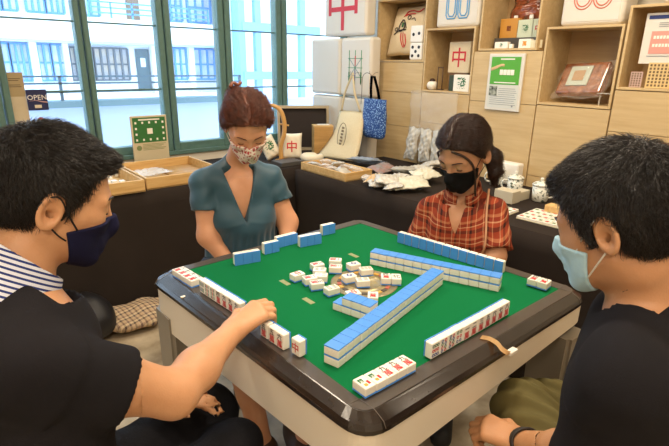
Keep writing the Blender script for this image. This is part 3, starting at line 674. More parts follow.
giant(g2[0], g2[1], .003, g2[2] - .010, XG + .01, .09, 'blank giant white tile behind the cream tote bag, bottom row')
giant(g2[1] + .008, min(g3[1], 3.385), .003, g2[2] - .010, XG + .01, .09, 'blank giant white tile behind the open grey case, bottom row')
# giant tiles standing on the cubbies
def ringpts(cu, cv, ru, rv, n=20): return [(cu + ru * math.cos(2*PI*k/n), cv + rv * math.sin(2*PI*k/n)) for k in range(n + 1)]
lb = mat('print_lightblue', '#5f9fd0', .5); lr = mat('print_orange_red', '#d0674e', .5)
def dots2(col, r=.0028): return [(ringpts(s * .048, .16, ro, ro * 1.15), col, r) for s in (-1, 1) for ro in (.042, .030)]
def sq2(col, r=.0045):
    out = []
    for s in (-1, 1):
        for k in (0, 1):
            a = .040 - .014 * k; c = s * .046; b = .052 + .014 * k
            out.append(([(c - a, .30), (c - a, b + .02), (c - a + .012, b), (c + a - .012, b), (c + a, b + .02), (c + a, .30)], col, r))
    return out
giant(1.905, 2.24, 1.6385, 2.06, 2.72, .16, 'giant white tile with blue rounded outlines standing on the cubby top', strokes=sq2(lb))
giant(1.085, 1.40, 1.6135, 2.02, 2.72, .16, 'giant white tile with two red circles standing on the cubby top', strokes=[(ringpts(s * .048, .13, ro, ro * 1.15), lr, .0028) for s in (-1, 1) for ro in (.046, .034)])
giant(.60, .93, 1.6935, 2.05, 2.72, .16, 'giant white tile standing on the rightmost cubby, cut by the frame edge')
# cubby A: cushion and dice
def cushion(name, label, w, h, t, M, m, cat='cushion', pw=2.6, group=None):
    T = thing(name, label, cat, (0, 0, 0), 0, group); T.matrix_world = M
    bm = bmesh.new(); n = 18; V = {}
    for s in (1, -1):
        for i in range(n + 1):
            for j in range(n + 1):
                u, v = i / n * 2 - 1, j / n * 2 - 1
                if (i in (0, n) or j in (0, n)) and s < 0: V[s, i, j] = V[1, i, j]; continue
                e = ((1 - abs(u) ** pw) * (1 - abs(v) ** pw)) ** .6
                k = 1 - .07 * (1 - abs(u) ** 2) * (abs(v) ** 3); k2 = 1 - .07 * (1 - abs(v) ** 2) * (abs(u) ** 3)
                V[s, i, j] = bm.verts.new((u * w / 2 * k2, v * h / 2 * k, s * t / 2 * e + .002 * math.sin(u * 9 + v * 5) * e))
    for s in (1, -1):
        for i in range(n):
            for j in range(n):
                q = [V[s, i, j], V[s, i+1, j], V[s, i+1, j+1], V[s, i, j+1]]
                bm.faces.new(q if s > 0 else q[::-1]).smooth = True
    from_bm('cushion_body', bm, m, T); return T
m_linen = mat('linen', '#e6d6b8', .9, noise=(120, '#dcc8a4', .8, 3), bump=(200, .3))
m_linen2 = 0
cM = frame((2.83, 2.565, 1.638), (0, -1, 0), (-.96, 0, .28))
cu = cushion('printed_cushion', 'beige cushion printed with a red and black line bird in the left cubby', .345, .37, .11, cM, m_linen)
def surf(u, v): e = ((1 - abs(u / .18) ** 2.6) * (1 - abs(v / .19) ** 2.6)) ** .6; return Vector((u, v, .06 * e + .0015))
for pts_, c, r in [([(-.02, .09), (.0, .12), (.04, .125), (.09, .115), (.12, .14)], m_red, .004), ([(-.03, .085), (.02, .10), (.07, .10)], m_red, .0035), (ringpts(.025, .075, .014, .014, 10), m_ink, .003),
                    ([(-.03, .06), (-.05, .02), (-.04, -.02), (0, .0), (-.01, .05), (-.03, .06)], m_ink, .004), ([(-.09, -.04), (-.04, -.015), (.02, -.01)], m_ink, .004), (ringpts(-.075, -.005, .014, .012, 10), m_ink, .003),
                    ([(-.02, -.03), (-.01, -.08), (.02, -.13), (.04, -.10), (.02, -.04)], m_red, .0035), ([(0, -.03), (.01, -.08), (.025, -.12)], m_red, .003), ([(-.02, .04), (-.02, .01)], m_green, .007), ([(.0, .04), (.02, .0)], m_ink, .003), ([(.05, .06), (.07, .07), (.085, .05)], m_ink, .003)]:
    bm = bmesh.new(); tube(bm, curve_pts([surf(*p) for p in pts_], 4), r, 5); from_bm('printed_line', bm, c, cu)
def die(y, z, X, s, label, pips, rot=0):
    T = thing('foam_die', label, 'die', (X, y, z), rot); boxo('die_body', (0, -s/2, 0), (s, s/2, s), m_white, T, .010, 3)
    for a, b in pips:
        bm = bmesh.new(); lathe(bm, [(s * .095, -.001), (s * .095, .0015)], (0, 0, 0), 14); o = from_bm('pip', bm, m_ink, T); o.matrix_local = Matrix.Translation((-.0005, -a * s, s * (.5 + b))) @ Matrix.Rotation(-PI/2, 4, 'Y')
die(2.392, 1.4395, 2.712, .112, 'white foam die showing five pips, bottom of two in the left cubby', [(-.25, .25), (.25, .25), (0, 0), (-.25, -.25), (.25, -.25)])
die(2.394, 1.5520, 2.712, .112, 'white foam die showing two pips, stacked on the other die', [(-.22, -.02), (.22, .03)])
# cubby B
FB = 1.2475
b = block('character_block', 'large beige block with a red character standing in the middle cubby', 'block', 2.005, 2.175, 1.36, 1.556, 2.80, .07, m_linen, .006)
put_text('中', .13, Vector((-.001, 0, .098)), XTM, m_red, b, 'printed_symbol', .001)
st = boxo('book_stand', (2.80, 2.02, FB), (2.88, 2.16, 1.3595), mat('stand_brown', '#6e4f34', .6), None, .003); tag(st, 'brown wooden stand under the large red character block', 'stand')
b = block('character_block', 'small white block with a green character in the front of the middle cubby', 'block', 1.932, 2.055, FB, FB + .105, 2.715, .05, m_ivory, .004)
put_text('發', .078, Vector((-.001, 0, .052)), XTM, m_green, b, 'printed_symbol', .0008)
boxo('dark_sleeve', (0, .0625, 0), (.05, .095, .10), mat('sleeve_green', '#33402c', .5), b, .003)
bm = bmesh.new(); lathe(bm, [(.012, 0), (.030, .008), (.037, .028), (.033, .045), (.022, .055), (.020, .055), (.018, .050)], (0, 0, 0), 24)
T = thing('round_jar', 'small round white jar with dark filling in the middle cubby', 'jar', (2.745, 2.252, FB)); from_bm('jar_body', bm, m_ivory, T)
bm = bmesh.new(); bmesh.ops.create_icosphere(bm, subdivisions=2, radius=.021, matrix=Matrix.Translation((0, 0, .055))); tag(from_bm('jar_filling', bm, mat('filling_brown', '#3b2418', .8), T), 'dark brown filling')
bm = bmesh.new()
for y in (2.165, 2.205): tube(bm, [(2.74, y, FB), (2.74, y, FB + .15)], .0035, 6)
for z_ in (FB + .005, FB + .145): tube(bm, [(2.74, 2.165, z_), (2.74, 2.205, z_)], .0035, 6)
tube(bm, [(2.74, 2.165, FB + .004), (2.79, 2.185, FB + .004), (2.74, 2.205, FB + .004)], .0035, 6)
tag(from_bm('wire_stand', bm, mat('stand_dark', '#4b3626', .5)), 'thin dark upright stand beside the round white jar', 'stand')
# cubby C
FC = 1.5075
def cblock(px0, py0, px1, py1, X, D, label, m, z0=FC, glyph=None, gcol=None, sz=.05, name='boxed_tile', cat='box'):
    y0, y1, _, z1 = rectx(px0, py0, px1, py1, X); b = block(name, label, cat, y0, y1, z0, z1, X, D, m, .003)
    if glyph: put_text(glyph, sz, Vector((-.001, 0, (z1 - z0) / 2)), XTM, gcol, b, 'printed_symbol', .0006)
    return b
riser = boxo('display_riser', (2.80, 1.52, FC), (2.955, 1.84, FC + .062), mat('riser_grey', '#4a4642', .6), None, .002); tag(riser, 'dark grey riser behind the small boxes in the tile cubby', 'riser')
RZ2 = FC + .0625
cblock(501, 19, 517, 39, 2.83, .04, 'amber box with tiny print standing on the dark riser', mat('box_amber', '#c98f3a', .5), RZ2, '囍', mat('amber_ink', '#7a3d1d', .6), .03)
cblock(518, 20, 532, 39, 2.83, .04, 'pale green box with a green character on the dark riser', mat('box_palegreen', '#cfd8bf', .5), RZ2, '發', m_green, .045)
cblock(533, 19, 543.5, 39, 2.83, .04, 'pale green box with a red character at the riser right end', mat('box_palegreen', '#cfd8bf', .5), RZ2, '中', m_red, .045)
cblock(495, 42, 507, 50, 2.73, .03, 'small ivory tile with a green mark at the cubby front left', m_ivory, FC, '發', m_green, .02, 'small_tile', 'tile')
cblock(519, 39, 530, 49, 2.73, .03, 'small ivory tile with an orange mark at the cubby front', m_ivory, FC, '萬', mat('ink_orange', '#e09a2e', .5), .028, 'small_tile', 'tile')
cblock(531, 40, 541, 50, 2.73, .01, 'cream price card leaning at the cubby front right', mat('card_cream', '#ded6b8', .6), FC, None, None, .02, 'price_card', 'card')
cblock(509, 44, 512, 49, 2.73, .02, 'tiny ivory peg between the small tiles', m_ivory, FC, None, None, .02, 'small_peg', 'peg')
o = from_bm('amber_bundle', pouch(.28, .16, .07, 12, .006), mat('wrapped_amber', '#4c2b1c', .25, noise=(26, '#a8532f', .45, 5), bump=(30, .5), coat=.6)); o.matrix_world = frame((2.90, 1.66, 1.735), (0, -1, 0), (-.9, 0, .4)); tag(o, 'glossy dark amber wrapped bundle lying behind the boxed tiles', 'bundle')
bk = boxo('storage_box', (2.86, 1.53, RZ2), (2.95, 1.82, 1.66), mat('dark_box', '#3a2c22', .6), None, .003); tag(bk, 'dark box behind the amber and pale green boxes', 'box')
for y in (1.74, 1.64):
    bm = bmesh.new(); tube(bm, [(2.852, y, RZ2), (2.852, y, 1.69)], .003, 6); box(bm, (2.844, y - .012, 1.672), (2.856, y + .012, 1.696), .003, 1); tag(from_bm('white_charm', bm, m_white), 'tiny white charm on a stick above the boxed tiles', 'charm', 'white charms above the boxed tiles')
# green poster
pf = [atx(492.5, 53.5, XW), atx(527, 56, XW), atx(520.5, 112.5, XW), atx(485, 109, XW)]
py0, py1, pz0, pz1 = 1.553, 1.783, 1.155, 1.478
T = thing('framed_poster', 'framed poster with a green upper half hung on the birch panel', 'poster', (XW - .012, (py0 + py1) / 2, pz0))
o_ = Vector(T.location)
boxo('poster_frame', Vector((XW - .014, py0, pz0)) - o_, Vector((XW - .001, py1, pz1)) - o_, mat('frame_white', '#dcd9d0', .4), T, .003)
boxo('paper', Vector((XW - .0152, py0 + .016, pz0 + .016)) - o_, Vector((XW - .0135, py1 - .016, pz1 - .014)) - o_, mat('poster_paper', '#d5d8d2', .6), T)
boxo('green_panel', Vector((XW - .0165, py0 + .020, pz0 + .150)) - o_, Vector((XW - .015, py1 - .020, pz1 - .018)) - o_, mat('poster_green', '#56a83a', .6), T)
bm = bmesh.new()
zc = pz0 + .222; yc = (py0 + py1) / 2 - .005
for k in range(4): box(bm, Vector((XW - .018, yc - .055 + k * .024, zc - .018)) - o_, Vector((XW - .0163, yc - .033 + k * .024, zc + .012)) - o_, .001, 1)
box(bm, Vector((XW - .0175, yc - .05, pz1 - .034)) - o_, Vector((XW - .0163, yc + .04, pz1 - .027)) - o_); box(bm, Vector((XW - .0175, yc - .07, pz0 + .158)) - o_, Vector((XW - .0163, yc + .07, pz0 + .164)) - o_)
tag(from_bm('printed_tiles', bm, m_ivory, T), 'white printed tiles')
bm = bmesh.new(); tube(bm, curve_pts([Vector((XW - .0172, y, z_)) - o_ for y, z_ in ((py1 - .021, zc + .012), (py1 - .05, zc + .022), (yc + .035, zc + .036), (yc + .012, zc + .036))], 5), [.009] * 8 + [.007] * 8, 8); bmesh.ops.scale(bm, vec=(.15, 1, 1), space=Matrix.Translation((.0052, 0, 0)), verts=bm.verts); tag(from_bm('printed_hand', bm, mat('print_skin', '#d8b98c', .6), T), 'printed hand')
bm = bmesh.new(); box(bm, Vector((XW - .0165, py1 - .075, pz0 + .085)) - o_, Vector((XW - .0153, py1 - .022, pz0 + .14)) - o_); from_bm('photo_print', bm, mat('photo_dark', '#3b4038', .6, noise=(60, '#a9b0a4', .3, 3)), T)
bm = bmesh.new()
for k in range(9): box(bm, Vector((XW - .0163, py0 + .025 + (k % 3) * .006, pz0 + .034 + k * .0115)) - o_, Vector((XW - .0153, (py1 - .085) if k > 4 else py1 - .03, pz0 + .0365 + k * .0115)) - o_)
box(bm, Vector((XW - .0163, py0 + .04, pz0 + .024)) - o_, Vector((XW - .0153, py0 + .05, pz0 + .033)) - o_)
from_bm('text_line', bm, mat('print_grey', '#8f959a', .7), T)
# cubby D: amber case in film
FD = 1.2195
T = thing('wrapped_case', 'amber patterned box with pale square plaque in clear wrap, right cubby', 'box', (2.84, 1.30, FD), 0)
T.matrix_world = frame((2.815, 1.268, FD + .122), (-.10, -1, .06), (-.86, .10, .50))
m_amb = mat('amber_pattern', '#5e2c17', .25, noise=(38, '#b3744c', .5, 5), coat=.7, bump=(40, .4))
boxo('case_body', (-.125, -.085, -.025), (.125, .095, .022), m_amb, T, .008)
boxo('plaque', (-.075, -.045, .022), (.045, .07, .030), mat('plaque_pale', '#b9c2b2', .4), T, .003); boxo('plaque_centre', (-.048, -.018, .030), (.016, .042, .034), mat('plaque_tan', '#b08d62', .5), T, .002)
bm = pouch(.30, .22, .085, 5, .006); from_bm('clear_wrap', bm, mat('wrap_film', '#f0e4d8', .08, alpha=.12, spec=1), T)
T = thing('display_stand', 'small clear display stand at the right of the amber case', 'stand', (2.76, 1.115, FD))
boxo('stand_top', (-.03, -.045, .060), (.03, .035, .064), mat('acrylic', '#e8e4dc', .1, alpha=.6), T, .001, 1)
for y in (-.038, .028):
    boxo('stand_leg', (-.004, y - .002, 0), (.004, y + .002, .060), mat('acrylic', '#e8e4dc', .1), T)
# cubby E
FE = 1.3185
T = thing('pink_notice', 'white notice with a navy header and pink panel in the right cubby', 'notice', (2.76, .90, FE)); o_ = Vector(T.location)
ny0, ny1, nz0, nz1 = .792, .985, 1.430, 1.655
boxo('paper', Vector((2.74, ny0, nz0)) - o_, Vector((2.744, ny1, nz1)) - o_, mat('notice_paper', '#dcd8cf', .6), T)
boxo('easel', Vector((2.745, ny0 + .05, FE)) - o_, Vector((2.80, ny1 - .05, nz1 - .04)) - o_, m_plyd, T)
boxo('header_band', Vector((2.738, ny0 + .004, nz1 - .026)) - o_, Vector((2.7398, ny1 - .012, nz1 - .010)) - o_, mat('band_navy', '#2a3a78', .6), T)
boxo('pink_panel', Vector((2.738, ny0 + .03, nz0 + .045)) - o_, Vector((2.7398, ny1 - .035, nz0 + .145)) - o_, mat('panel_pink', '#e0988c', .6), T)
bm = bmesh.new()
for r_ in range(2):
    for k in range(8): box(bm, Vector((2.737, ny0 + .042 + k * .0135, nz0 + .075 + r_ * .036)) - o_, Vector((2.7382, ny0 + .052 + k * .0135, nz0 + .089 + r_ * .036)) - o_)
from_bm('printed_tiles', bm, m_ivory, T)
bm = bmesh.new()
for k in range(3): box(bm, Vector((2.738, ny0 + .03, nz1 - .045 - k * .008)) - o_, Vector((2.7398, ny1 - .06, nz1 - .0425 - k * .008)) - o_)
box(bm, Vector((2.738, ny0 + .02, nz0 + .033)) - o_, Vector((2.7398, ny1 - .03, nz0 + .036)) - o_)
from_bm('text_line', bm, mat('print_grey', '#8f959a', .7), T)
def punch(y0, y1, z1, label, m, nx, nz):
    T = thing('punched_card', label, 'card', (2.735, (y0 + y1) / 2, FE)); w = y1 - y0; h = z1 - FE
    boxo('card', (0, -w/2, 0), (.003, w/2, h), m, T, .001, 1); bm = bmesh.new()
    for i in range(nx):
        for j in range(nz): cy, cz = -w/2 + w * (i + .8) / (nx + .6), h * (j + .8) / (nz + .6); box(bm, (-.0006, cy - w * .25 / nx, cz - h * .3 / nz), (.0008, cy + w * .25 / nx, cz + h * .3 / nz))
    o = from_bm('printed_cells', bm, mat('cell_brown', '#6f5a3c', .7), T)
punch(.830, .935, 1.435, 'tan card with rows of small dark cells below the pink notice', mat('card_tan', '#d9bd86', .6), 6, 7)
punch(.952, 1.006, 1.392, 'small pink-grey card of dark cells left of the tan one', mat('card_pink', '#c3a7a0', .6), 4, 6)
bm = bmesh.new(); tube(bm, [(2.745 , .75 + .013 * math.cos(a), FE + .0155 + .011 * math.sin(a)) for a in np.linspace(0, 2*PI, 14, endpoint=False)], .0038, 6, True); tube(bm, [(2.745, .722 + .012 * math.cos(a), FE + .0145 + .010 * math.sin(a)) for a in np.linspace(0, 2*PI, 14, endpoint=False)], .0038, 6, True); tag(from_bm('white_rings', bm, m_white), 'pair of small white rings at the cubby edge on the far right', 'rings')
# red lacquer box behind the right player
RB = (2.50, .68, .7435)
T = thing('red_lined_box', 'open wooden box lined in dark red behind the right player hair', 'box', RB)
m_redb = mat('red_lining', '#7c1622', .6)
boxo('box_base', (-.10, -.20, 0), (.10, .20, .08), wood('box_wood', '#7a5230', '#946640', 'Y', 14), T, .003); 
boxo('lid_lining', (.100, -.185, .085), (.106, .185, .325), m_redb, T); bm = bmesh.new()
for a, b_ in (((.100, -.20, .081), (.125, -.185, .34)), ((.100, .185, .081), (.125, .20, .34)), ((.100, -.185, .325), (.125, .185, .34)), ((.107, -.185, .081), (.125, .185, .325))): box(bm, a, b_, .001, 1)
tag(from_bm('lid_frame', bm, MATS['box_wood'], T), None)

# ------------------------------------------------------------------ things on the counters
ZC = .7435
# mugs with lids
m_mug = mat('mug_pattern', '#dfe0d6', .3, noise=(75, '#4d5a4c', .16, 3)); MATS['mug_pattern'].node_tree.nodes['Color Ramp'].color_ramp.elements[0].position = .56
m_lid = mat('mug_lid', '#e3e2d8', .3, noise=(55, '#7f8a78', .2, 3)); MATS['mug_lid'].node_tree.nodes['Color Ramp'].color_ramp.elements[0].position = .55
def mug(x, y, label, rot, s=1.0):
    T = thing('lidded_mug', label, 'mug', (x, y, ZC), rot, 'lidded mugs on the counter')
    bm = bmesh.new(); lathe(bm, [(.030 * s, 0), (.036 * s, .004), (.038 * s, .03), (.040 * s, .085), (.038 * s, .085), (.036 * s, .02), (.002, .012)], n=28); from_bm('mug_body', bm, m_mug, T)
    bm = bmesh.new(); lathe(bm, [(.043 * s, .0855), (.043 * s, .090), (.030 * s, .100), (.010, .106), (.006, .110), (.010, .117), (.006, .124), (.001, .125)], n=28); from_bm('lid', bm, m_lid, T)
    bm = bmesh.new(); tube(bm, curve_pts([(.038 * s, 0, .072), (.058 * s, 0, .074), (.068 * s, 0, .05), (.058 * s, 0, .026), (.037 * s, 0, .020)], 5), .0048, 8); from_bm('handle', bm, m_lid, T)
mug(2.40, 1.205, 'rightmost of three patterned lidded mugs, its handle to the right', -.9, 1.05)
mug(2.44, 1.375, 'middle of three patterned lidded mugs on the counter', 2.3, 1.05)
mug(2.53, 1.545, 'leftmost of three patterned lidded mugs, behind the dark ponytail', 2.3, 1.0)
cb = boxo('carton_box', (2.30, 1.262, ZC), (2.40, 1.315, ZC + .048), mat('carton_grey', '#c4bba4', .6), None, .002); tag(cb, 'small pale carton in front of the patterned mugs', 'carton')
cb = boxo('carton_box', (2.22, 1.255, ZC), (2.295, 1.36, ZC + .062), mat('carton_grey', '#c4bba4', .6), None, .002); tag(cb, 'square pale carton beside the plaid shoulder', 'carton')
cb = boxo('white_box', (2.585, 1.45, ZC), (2.65, 1.60, ZC + .13), m_white, None, .01); tag(cb, 'plain white box behind the leftmost mugs', 'box')
cb = boxo('wooden_block', (2.20, 1.00, ZC), (2.26, 1.075, ZC + .045), m_tray, None, .003); tag(cb, 'small wooden block in front of the right player forehead', 'block')
# flat sheets of tiles
def tilesheet(c, dx, dy, nx, ny, label, ang):
    T = thing('tile_sheet', label, 'tile set', (c[0], c[1], ZC), ang); boxo('tray_card', (-dx/2, -dy/2, 0), (dx/2, dy/2, .004), mat('sheet_cream', '#cfc6a8', .5), T, .001, 1)
    bm = bmesh.new(); bm2 = bmesh.new()
    for i in range(nx):
        for j in range(ny):
            x, y = -dx/2 + dx * (i + .5) / nx, -dy/2 + dy * (j + .5) / ny; w, h = dx / nx * .44, dy / ny * .45
            box(bm, (x - w, y - h, .004), (x + w, y + h, .013), .001, 1)
            box(bm2, (x - w * .5, y - h * .55, .0128), (x + w * .4, y + h * .5, .0136), mi=(i + j) % 2)
    from_bm('inset_tiles', bm, m_ivory, T); me = bpy.data.meshes.new('printed_marks'); bm2.to_mesh(me); bm2.free(); link('printed_marks', me, [mat('mark_red', '#b5544a', .6), mat('mark_green', '#5d7a56', .6)], T)
tilesheet((2.13, .985), .20, .27, 4, 9, 'flat tray of small printed tiles on the counter before the right player', .05)
tilesheet((2.07, 1.24), .12, .16, 3, 5, 'small tray of printed tiles half hidden by the plaid shoulder', .05)
# wood tray with plastic things
T2 = tray(1.865, 2.085, 2.13, 2.575, ZC, ZC + .050, 'shallow light wooden tray of plastic trinkets at the counter end', m_tray, .010)
tx = Vector(T2.location)
rr = random.Random(5)
for k, (x, y) in enumerate([(1.93, 2.50), (2.02, 2.50), (1.95, 2.42), (2.03, 2.40), (1.93, 2.33), (2.01, 2.30), (1.94, 2.23), (2.02, 2.20)]):
    o = from_bm('plastic_packet', pouch(.085, .10, .03, 20 + k, .004, 10, 12), mat('clear_film', '#f4f4f4', .12, alpha=.38, spec=.8) if k % 3 else m_foil); o.matrix_world = Matrix.Translation((x, y, ZC + .036 + .008 * (k % 2))) @ Matrix.Rotation(rr.uniform(0, 3), 4, 'Z') @ Matrix.Rotation(.35, 4, 'X')
    tag(o, 'crumpled plastic packet lying in the shallow wooden tray on the counter', 'packet', 'plastic packets in the shallow tray')
o = boxo('red_trinket', (1.90, 2.53, ZC + .0065), (1.93, 2.56, ZC + .03), mat('trinket_red', '#a85038', .5), None, .004); tag(o, 'small reddish trinket in the left corner of the shallow tray', 'trinket')
# foil pouches on the counter
PP = [(395, 180, .12, .15, 80, 'silvery pouch lying between the tray end and the big pale pouch'), (418, 174, .13, .16, 15, 'grey-white pouch leaning behind the large pale pouch'), (432, 170, .12, .16, 70, 'silvery pouch closest to the birch wall beside the dark ponytail'), (354, 190, .10, .16, 60, 'leftmost silvery pouch lying at the counter front edge'), (368, 184, .09, .12, 110, 'small tan pouch behind the front silvery ones'), (375, 189, .11, .15, 45, 'silvery pouch second from left at the counter front edge'),
      (388, 189, .11, .15, 130, 'silvery pouch touching the big pale one on the counter'), (409, 187, .15, .20, 60, 'large pale pouch lying in front of the hanging bags'), (404, 176, .13, .18, 30, 'grey pouch behind the large pale pouch'),
      (383, 170, .12, .20, 100, 'clear pouch with reddish contents at the counter back'), (366, 164, .14, .26, 20, 'long bluish clear packet behind the shallow tray'), (425, 180, .13, .16, 80, 'pale pouch beside the plaid sleeve on the counter'), (345, 186, .08, .10, 20, 'tiny clear packet next to the shallow tray')]
cols = [m_foil, mat('foil_pale2', '#c6c4ba', .35, metal=.08, bump=(24, .5)), m_foil, m_foil, mat('foil_tan', '#c9a878', .4, bump=(26, .4)), m_foil, m_foil, mat('foil_pale', '#d3d1c0', .35, metal=.05, bump=(20, .5)), mat('foil_grey', '#a9a79f', .35, metal=.1, bump=(26, .5)), mat('film_red', '#b98a80', .2, alpha=.75, noise=(25, '#8f9aa0', .5, 4)), mat('film_blue', '#a9b3bd', .2, alpha=.75, noise=(25, '#7f8fa8', .5, 4)), mat('foil_pale', '', 0), m_film]
for k, (px, py, w, h, a, lb) in enumerate(PP):
    p = atz(px, py, ZC + .02); p.x = min(max(p.x, 1.935), 2.56)
    o = from_bm('foil_pouch', pouch(w, h, .040, 40 + k, .0036), cols[k]); o.matrix_world = Matrix.Translation((p.x, p.y, ZC + .034 + .012 * (k % 3))) @ Matrix.Rotation(math.radians(a), 4, 'Z') @ Matrix.Rotation(.22 * (-1) ** k, 4, 'Y') @ Matrix.Rotation(jit(.12), 4, 'X')
    tag(o, lb, 'pouch')
# hanging clear bag with three foil pouches
T = thing('hanging_bag', 'large clear plastic bag hanging on the birch wall behind the pouches', 'bag', (2.66, 2.16, .80))
o = from_bm('bag_film', pouch(.40, .42, .05, 77, .006), mat('bag_film', '#f2eee4', .1, alpha=.16, spec=1), T); o.matrix_local = frame((0, 0, .23), (0, -1, 0), (-1, 0, 0))
for k, (y, lb) in enumerate([(2.27, 'left'), (2.155, 'middle'), (2.05, 'right')]):
    o = from_bm('foil_pouch', pouch(.10, .225, .035, 60 + k, .005), m_foil); o.matrix_world = frame((2.595, y, .775 + .115), (0, -1, .06 * (k - 1)), (-1, 0, .1)); tag(o, f'{lb} one of three upright silvery pouches before the birch wall', 'pouch')
# cream tote bag leaning against the giant tile
m_tote = mat('tote_cream', '#dccdab', .9, noise=(90, '#d0bf98', .8, 3), bump=(150, .2))
T = thing('tote_bag', 'cream tote bag with small printed tiles hanging at the counter end', 'bag', (2.50, 2.72, ZC))
q = [atx(327, 158, 2.32), atx(361, 161, 2.36), atx(364, 112, 2.49), atx(340, 110, 2.49)]
bm = bmesh.new(); nx, ny = 12, 16; V = {}
for s in (1, -1):
    for i in range(nx + 1):
        for j in range(ny + 1):
            u, v = i / nx, j / ny; p = q[0] * (1-u) * (1-v) + q[1] * u * (1-v) + q[2] * u * v + q[3] * (1-u) * v
            f = (1 - abs(2*u - 1) ** 3) * (1 - abs(2*v - 1) ** 4); p = p + Vector((-s * .022 * f - .006 * math.sin(v * 9 + u * 4) * f, 0, 0))
            if v < .7: p = p + Vector((-.05 * (1 - v / .7) ** 2, .09 * (1 - u) * (1 - v / .7) ** 2, 0))
            V[s, i, j] = V[1, i, j] if (s < 0 and (i in (0, nx) or j in (0, ny))) else bm.verts.new(p - T.location)
for s in (1, -1):
    for i in range(nx):
        for j in range(ny):
            w_ = [V[s, i, j], V[s, i+1, j], V[s, i+1, j+1], V[s, i, j+1]]; bm.faces.new(w_ if s > 0 else w_[::-1]).smooth = True
from_bm('bag_body', bm, m_tote, T)
hk = atx(353, 73, 2.50)
for (a, b_) in ((q[3] + Vector((0, -.02, 0)), hk), (q[2] + Vector((0, .04, 0)), hk)):
    bm = bmesh.new(); tube(bm, curve_pts([a - T.location, (a * .5 + b_ * .5) + Vector((-.01, .012 if a is not q[2] else -.01, 0)) - T.location, b_ - T.location], 6), .009, 6); from_bm('strap', bm, m_tote, T)
pb = (q[0] + q[1] + q[2] + q[3]) / 4 + Vector((-.062, -.005, .0)) - T.location
bm = bmesh.new()
tube(bm, [pb + Vector((0, .045 * math.cos(a) - .02 * math.sin(a), .095 * math.sin(a))) for a in np.linspace(0, 2*PI, 20, endpoint=False)], .002, 5, True)
from_bm('printed_outline', bm, mat('print_dark', '#5a4c3a', .7), T)
bm = bmesh.new()
for k in range(6): box(bm, pb + Vector((-.002, -.012 - (k - 2.5) * .007, (k - 2.5) * .024 - .008)), pb + Vector((.001, .012 - (k - 2.5) * .007, (k - 2.5) * .024 + .007)))
from_bm('printed_tiles', bm, mat('print_mid', '#857358', .7), T)
# hook rail on the giant tile and blue bag
bm = bmesh.new()
for px in (353, 372):
    p = atx(px, 74, 2.49); tube(bm, curve_pts([(2.549, p.y, p.z + .012), (2.52, p.y, p.z + .006), (2.49, p.y, p.z - .012), (2.47, p.y, p.z + .004), (2.465, p.y, p.z + .02)], 4), .0025, 6)
    o = from_bm('wire_hook', bm, m_steel); tag(o, 'thin wire hook carrying the ' + ('cream tote strap' if px == 353 else 'blue bag strap') + ' on the wall', 'hook'); bm = bmesh.new()
bm.free()
m_bb = mat('bag_blue', '#1c4688', .8, noise=(120, '#8fb3e0', .18, 2)); MATS['bag_blue'].node_tree.nodes['Color Ramp'].color_ramp.elements[0].position = .56
T = thing('blue_bag', 'small blue dotted cloth bag hanging on the wall beside the cubby', 'bag', (2.49, 2.76, .90))
ty = atx(373, 76, 2.49); by0 = atx(363, 134, 2.49); by1 = atx(386, 134, 2.49); tz = atx(374, 99, 2.49).z
yl, yr = atx(363.5, 110, 2.49).y, atx(386.5, 110, 2.49).y; yc = (yl + yr) / 2; zb2 = atx(374, 135, 2.6).z
bm = bmesh.new(); rings = []
for k, f in enumerate([0, .05, .15, .35, .6, .8, .93, 1]):
    z_ = zb2 + (tz - zb2) * f; rw = (yl - yr) / 2 * [.70, .9, .98, 1.0, .99, .97, .98, 1.0][k]; rd = .035 * [.6, .9, 1.1, 1.1, 1, .8, .6, .4][k]
    rings.append([bm.verts.new(Vector((2.49 + rd * math.sin(t) + .003 * math.sin(3 * t + f * 9), yc + rw * math.cos(t), z_)) - T.location) for t in np.linspace(0, 2*PI, 28, endpoint=False)])
for A, B in zip(rings, rings[1:]):
    for k in range(28): bm.faces.new((A[k], A[(k+1) % 28], B[(k+1) % 28], B[k])).smooth = True
bm.faces.new(rings[0][::-1]); bm.faces.new(rings[-1]); from_bm('bag_body', bm, m_bb, T)
for s in (-1, 1):
    bm = bmesh.new(); P0 = Vector((2.49, yc + s * .042, tz)); P1 = Vector((2.49, ty.y + s * .012, ty.z)); w = Vector((0, .014, 0)); pr = [P0 - T.location, (P0 * .5 + P1 * .5) + Vector((0, s * .005, 0)) - T.location, P1 - T.location]
    A = [p - w for p in pr]; B = [p + w for p in pr]; va = [bm.verts.new(p) for p in A]; vb = [bm.verts.new(p) for p in B]
    for k in range(2): bm.faces.new((va[k], va[k+1], vb[k+1], vb[k]))
    bmesh.ops.solidify(bm, geom=bm.faces[:], thickness=.004); from_bm('strap', bm, m_bb, T)
bm = bmesh.new(); tube(bm, curve_pts([Vector((2.49, ty.y + .005, ty.z)), Vector((2.49, ty.y + .06, ty.z + .02)), Vector((2.49, ty.y + .105, ty.z - .01)), Vector((2.49, ty.y + .11, ty.z - .12)), Vector((2.49, ty.y + .115, ty.z - .2))], 6), .002, 6)
tag(from_bm('looped_string', bm, mat('cord_dark', '#4a4038', .6)), 'thin dark cord looping down between the tote and the blue bag', 'string')
